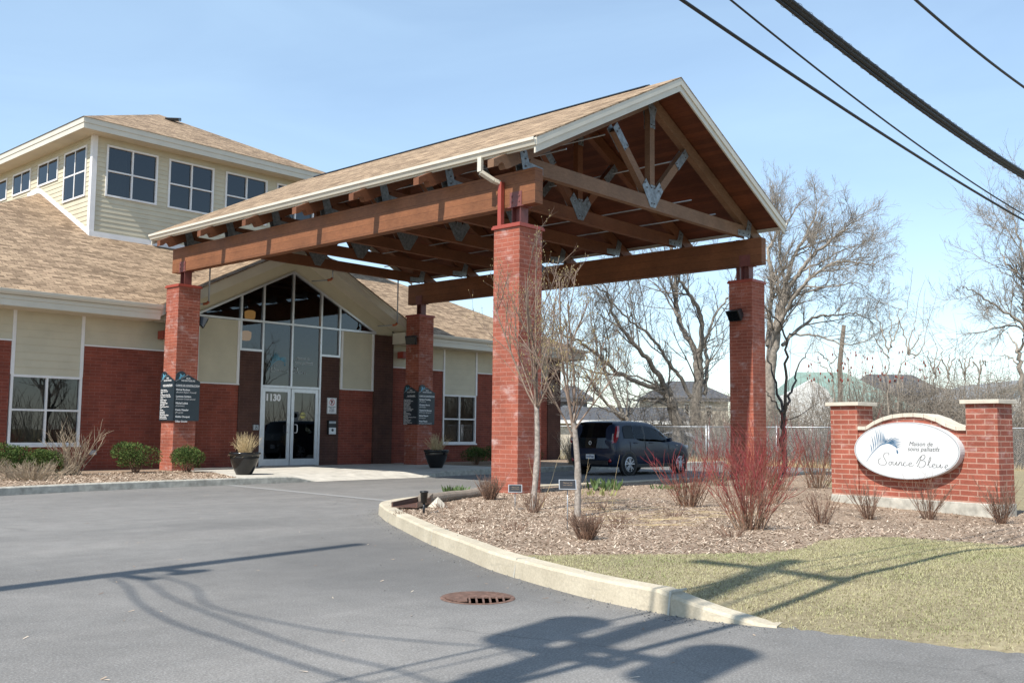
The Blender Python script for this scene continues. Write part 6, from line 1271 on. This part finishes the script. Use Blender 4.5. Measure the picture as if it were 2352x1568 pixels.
for dx, dz, r_ in ((0, 0, .024), (.02, .019, .017), (-.02, .014, .016), (.0, .034, .013), (.008, -.027, .014)):
    m.tube([p+V((0, dx, dz+.003*math.sin(i*.5+dx*90))) for i, p in enumerate(c3)], r_, 7)
for i in range(0, len(c3)-1):
    for k in range(3):
        q = c3[i].lerp(c3[i+1], k/3); m.tube([q+V((-.03+.06*j/10*0+.02*j/10, .044*math.cos(j*.628), .044*math.sin(j*.628)+.004)) for j in range(11)], .0018, 3)
tag(m.build('cable_bundle', 'wire_black', None, uv=False), 'thick bundle of lashed black cables across the top right', 'cable', 'overhead cables above the driveway')
ty = .8328; tz = .1022
def drop(shadow, r, label, ha, hb):
    P = []
    for x, y in [shadow_pt for shadow_pt in shadow]:
        D = _f+_r2*((x-1176)/FPX)-_u2*((y-784)/FPX); t = -CAM_LOC.z/D.z; s = CAM_LOC+D*t
        # wire lies in the vertical plane between the two poles; find the height that throws this shadow
        h = 5.0
        for _ in range(20): yw = s.y-tz*h; xw = -15.5+.198*(-4.5-yw); h = (s.x-xw)/ty
        P.append(V((xw, yw, h)))
    cable(smooth_path([V((-15.5, -4.5, ha))]+P+[V((-14.6, -9.05, hb))], 5), r, label, 'drop cables between the poles')
drop([(290, 1345), (320, 1385), (400, 1430), (520, 1470), (700, 1530)], .016, 'slack drop cable between the poles, lowest', 7.4, 5.4)
drop([(345, 1340), (400, 1375), (600, 1452), (750, 1500), (900, 1535)], .014, 'slack drop cable between the poles, middle', 7.6, 5.7)
drop([(440, 1345), (480, 1390), (650, 1430), (800, 1455), (1000, 1475), (1150, 1488)], .013, 'slack drop cable between the poles, highest', 7.8, 6.5)
# trees and scrub across the street, seen as reflections in the entrance glass
thk = MB(); rg = random.Random(8)
for i in range(1500):
    x, y = rg.uniform(4, 75), rg.uniform(-40, -33); twig(thk, (x, y, -.1), (rg.uniform(-.4, .4), rg.uniform(-.4, .4), 1), rg.uniform(1.5, 5), .03, rg, 4, .2, 0, 3)
tag(thk.build('thicket', 'bark_grey', None, uv=False), 'bare scrub across the street behind the viewer', 'undergrowth', kind='stuff')
for i, (x, y) in enumerate(((15, -29), (24, -32), (33, -31), (40, -30))):
    rg = random.Random(300+i); o = thing('bare_tree', ['bare tree across the street', 'bare tree across the street', 'bare tree across the street', 'bare tree across the street'][i], 'tree', (x, y, 0), 'bare trees across the street'); m = MB()
    def grow(p, d, L, r, l):
        pts, dd = twig(m, p, d, L, r, rg, 5, .16, .05, 5 if l < 2 else 3, r*.5)
        if l < 4:
            for k in range(4): 
                j = rg.randrange(2, len(pts)); a = rg.uniform(0, 6.28); s_ = dd.cross(V((math.cos(a), math.sin(a), .2))).normalized(); grow(pts[j], dd*.8+s_*.6, L*rg.uniform(.5, .7), r*.5, l+1)
    grow(V((x, y, -.1)), (0, 0, 1), 4.2, .25, 0); m.build('branches', 'bark_grey', o, uv=False)
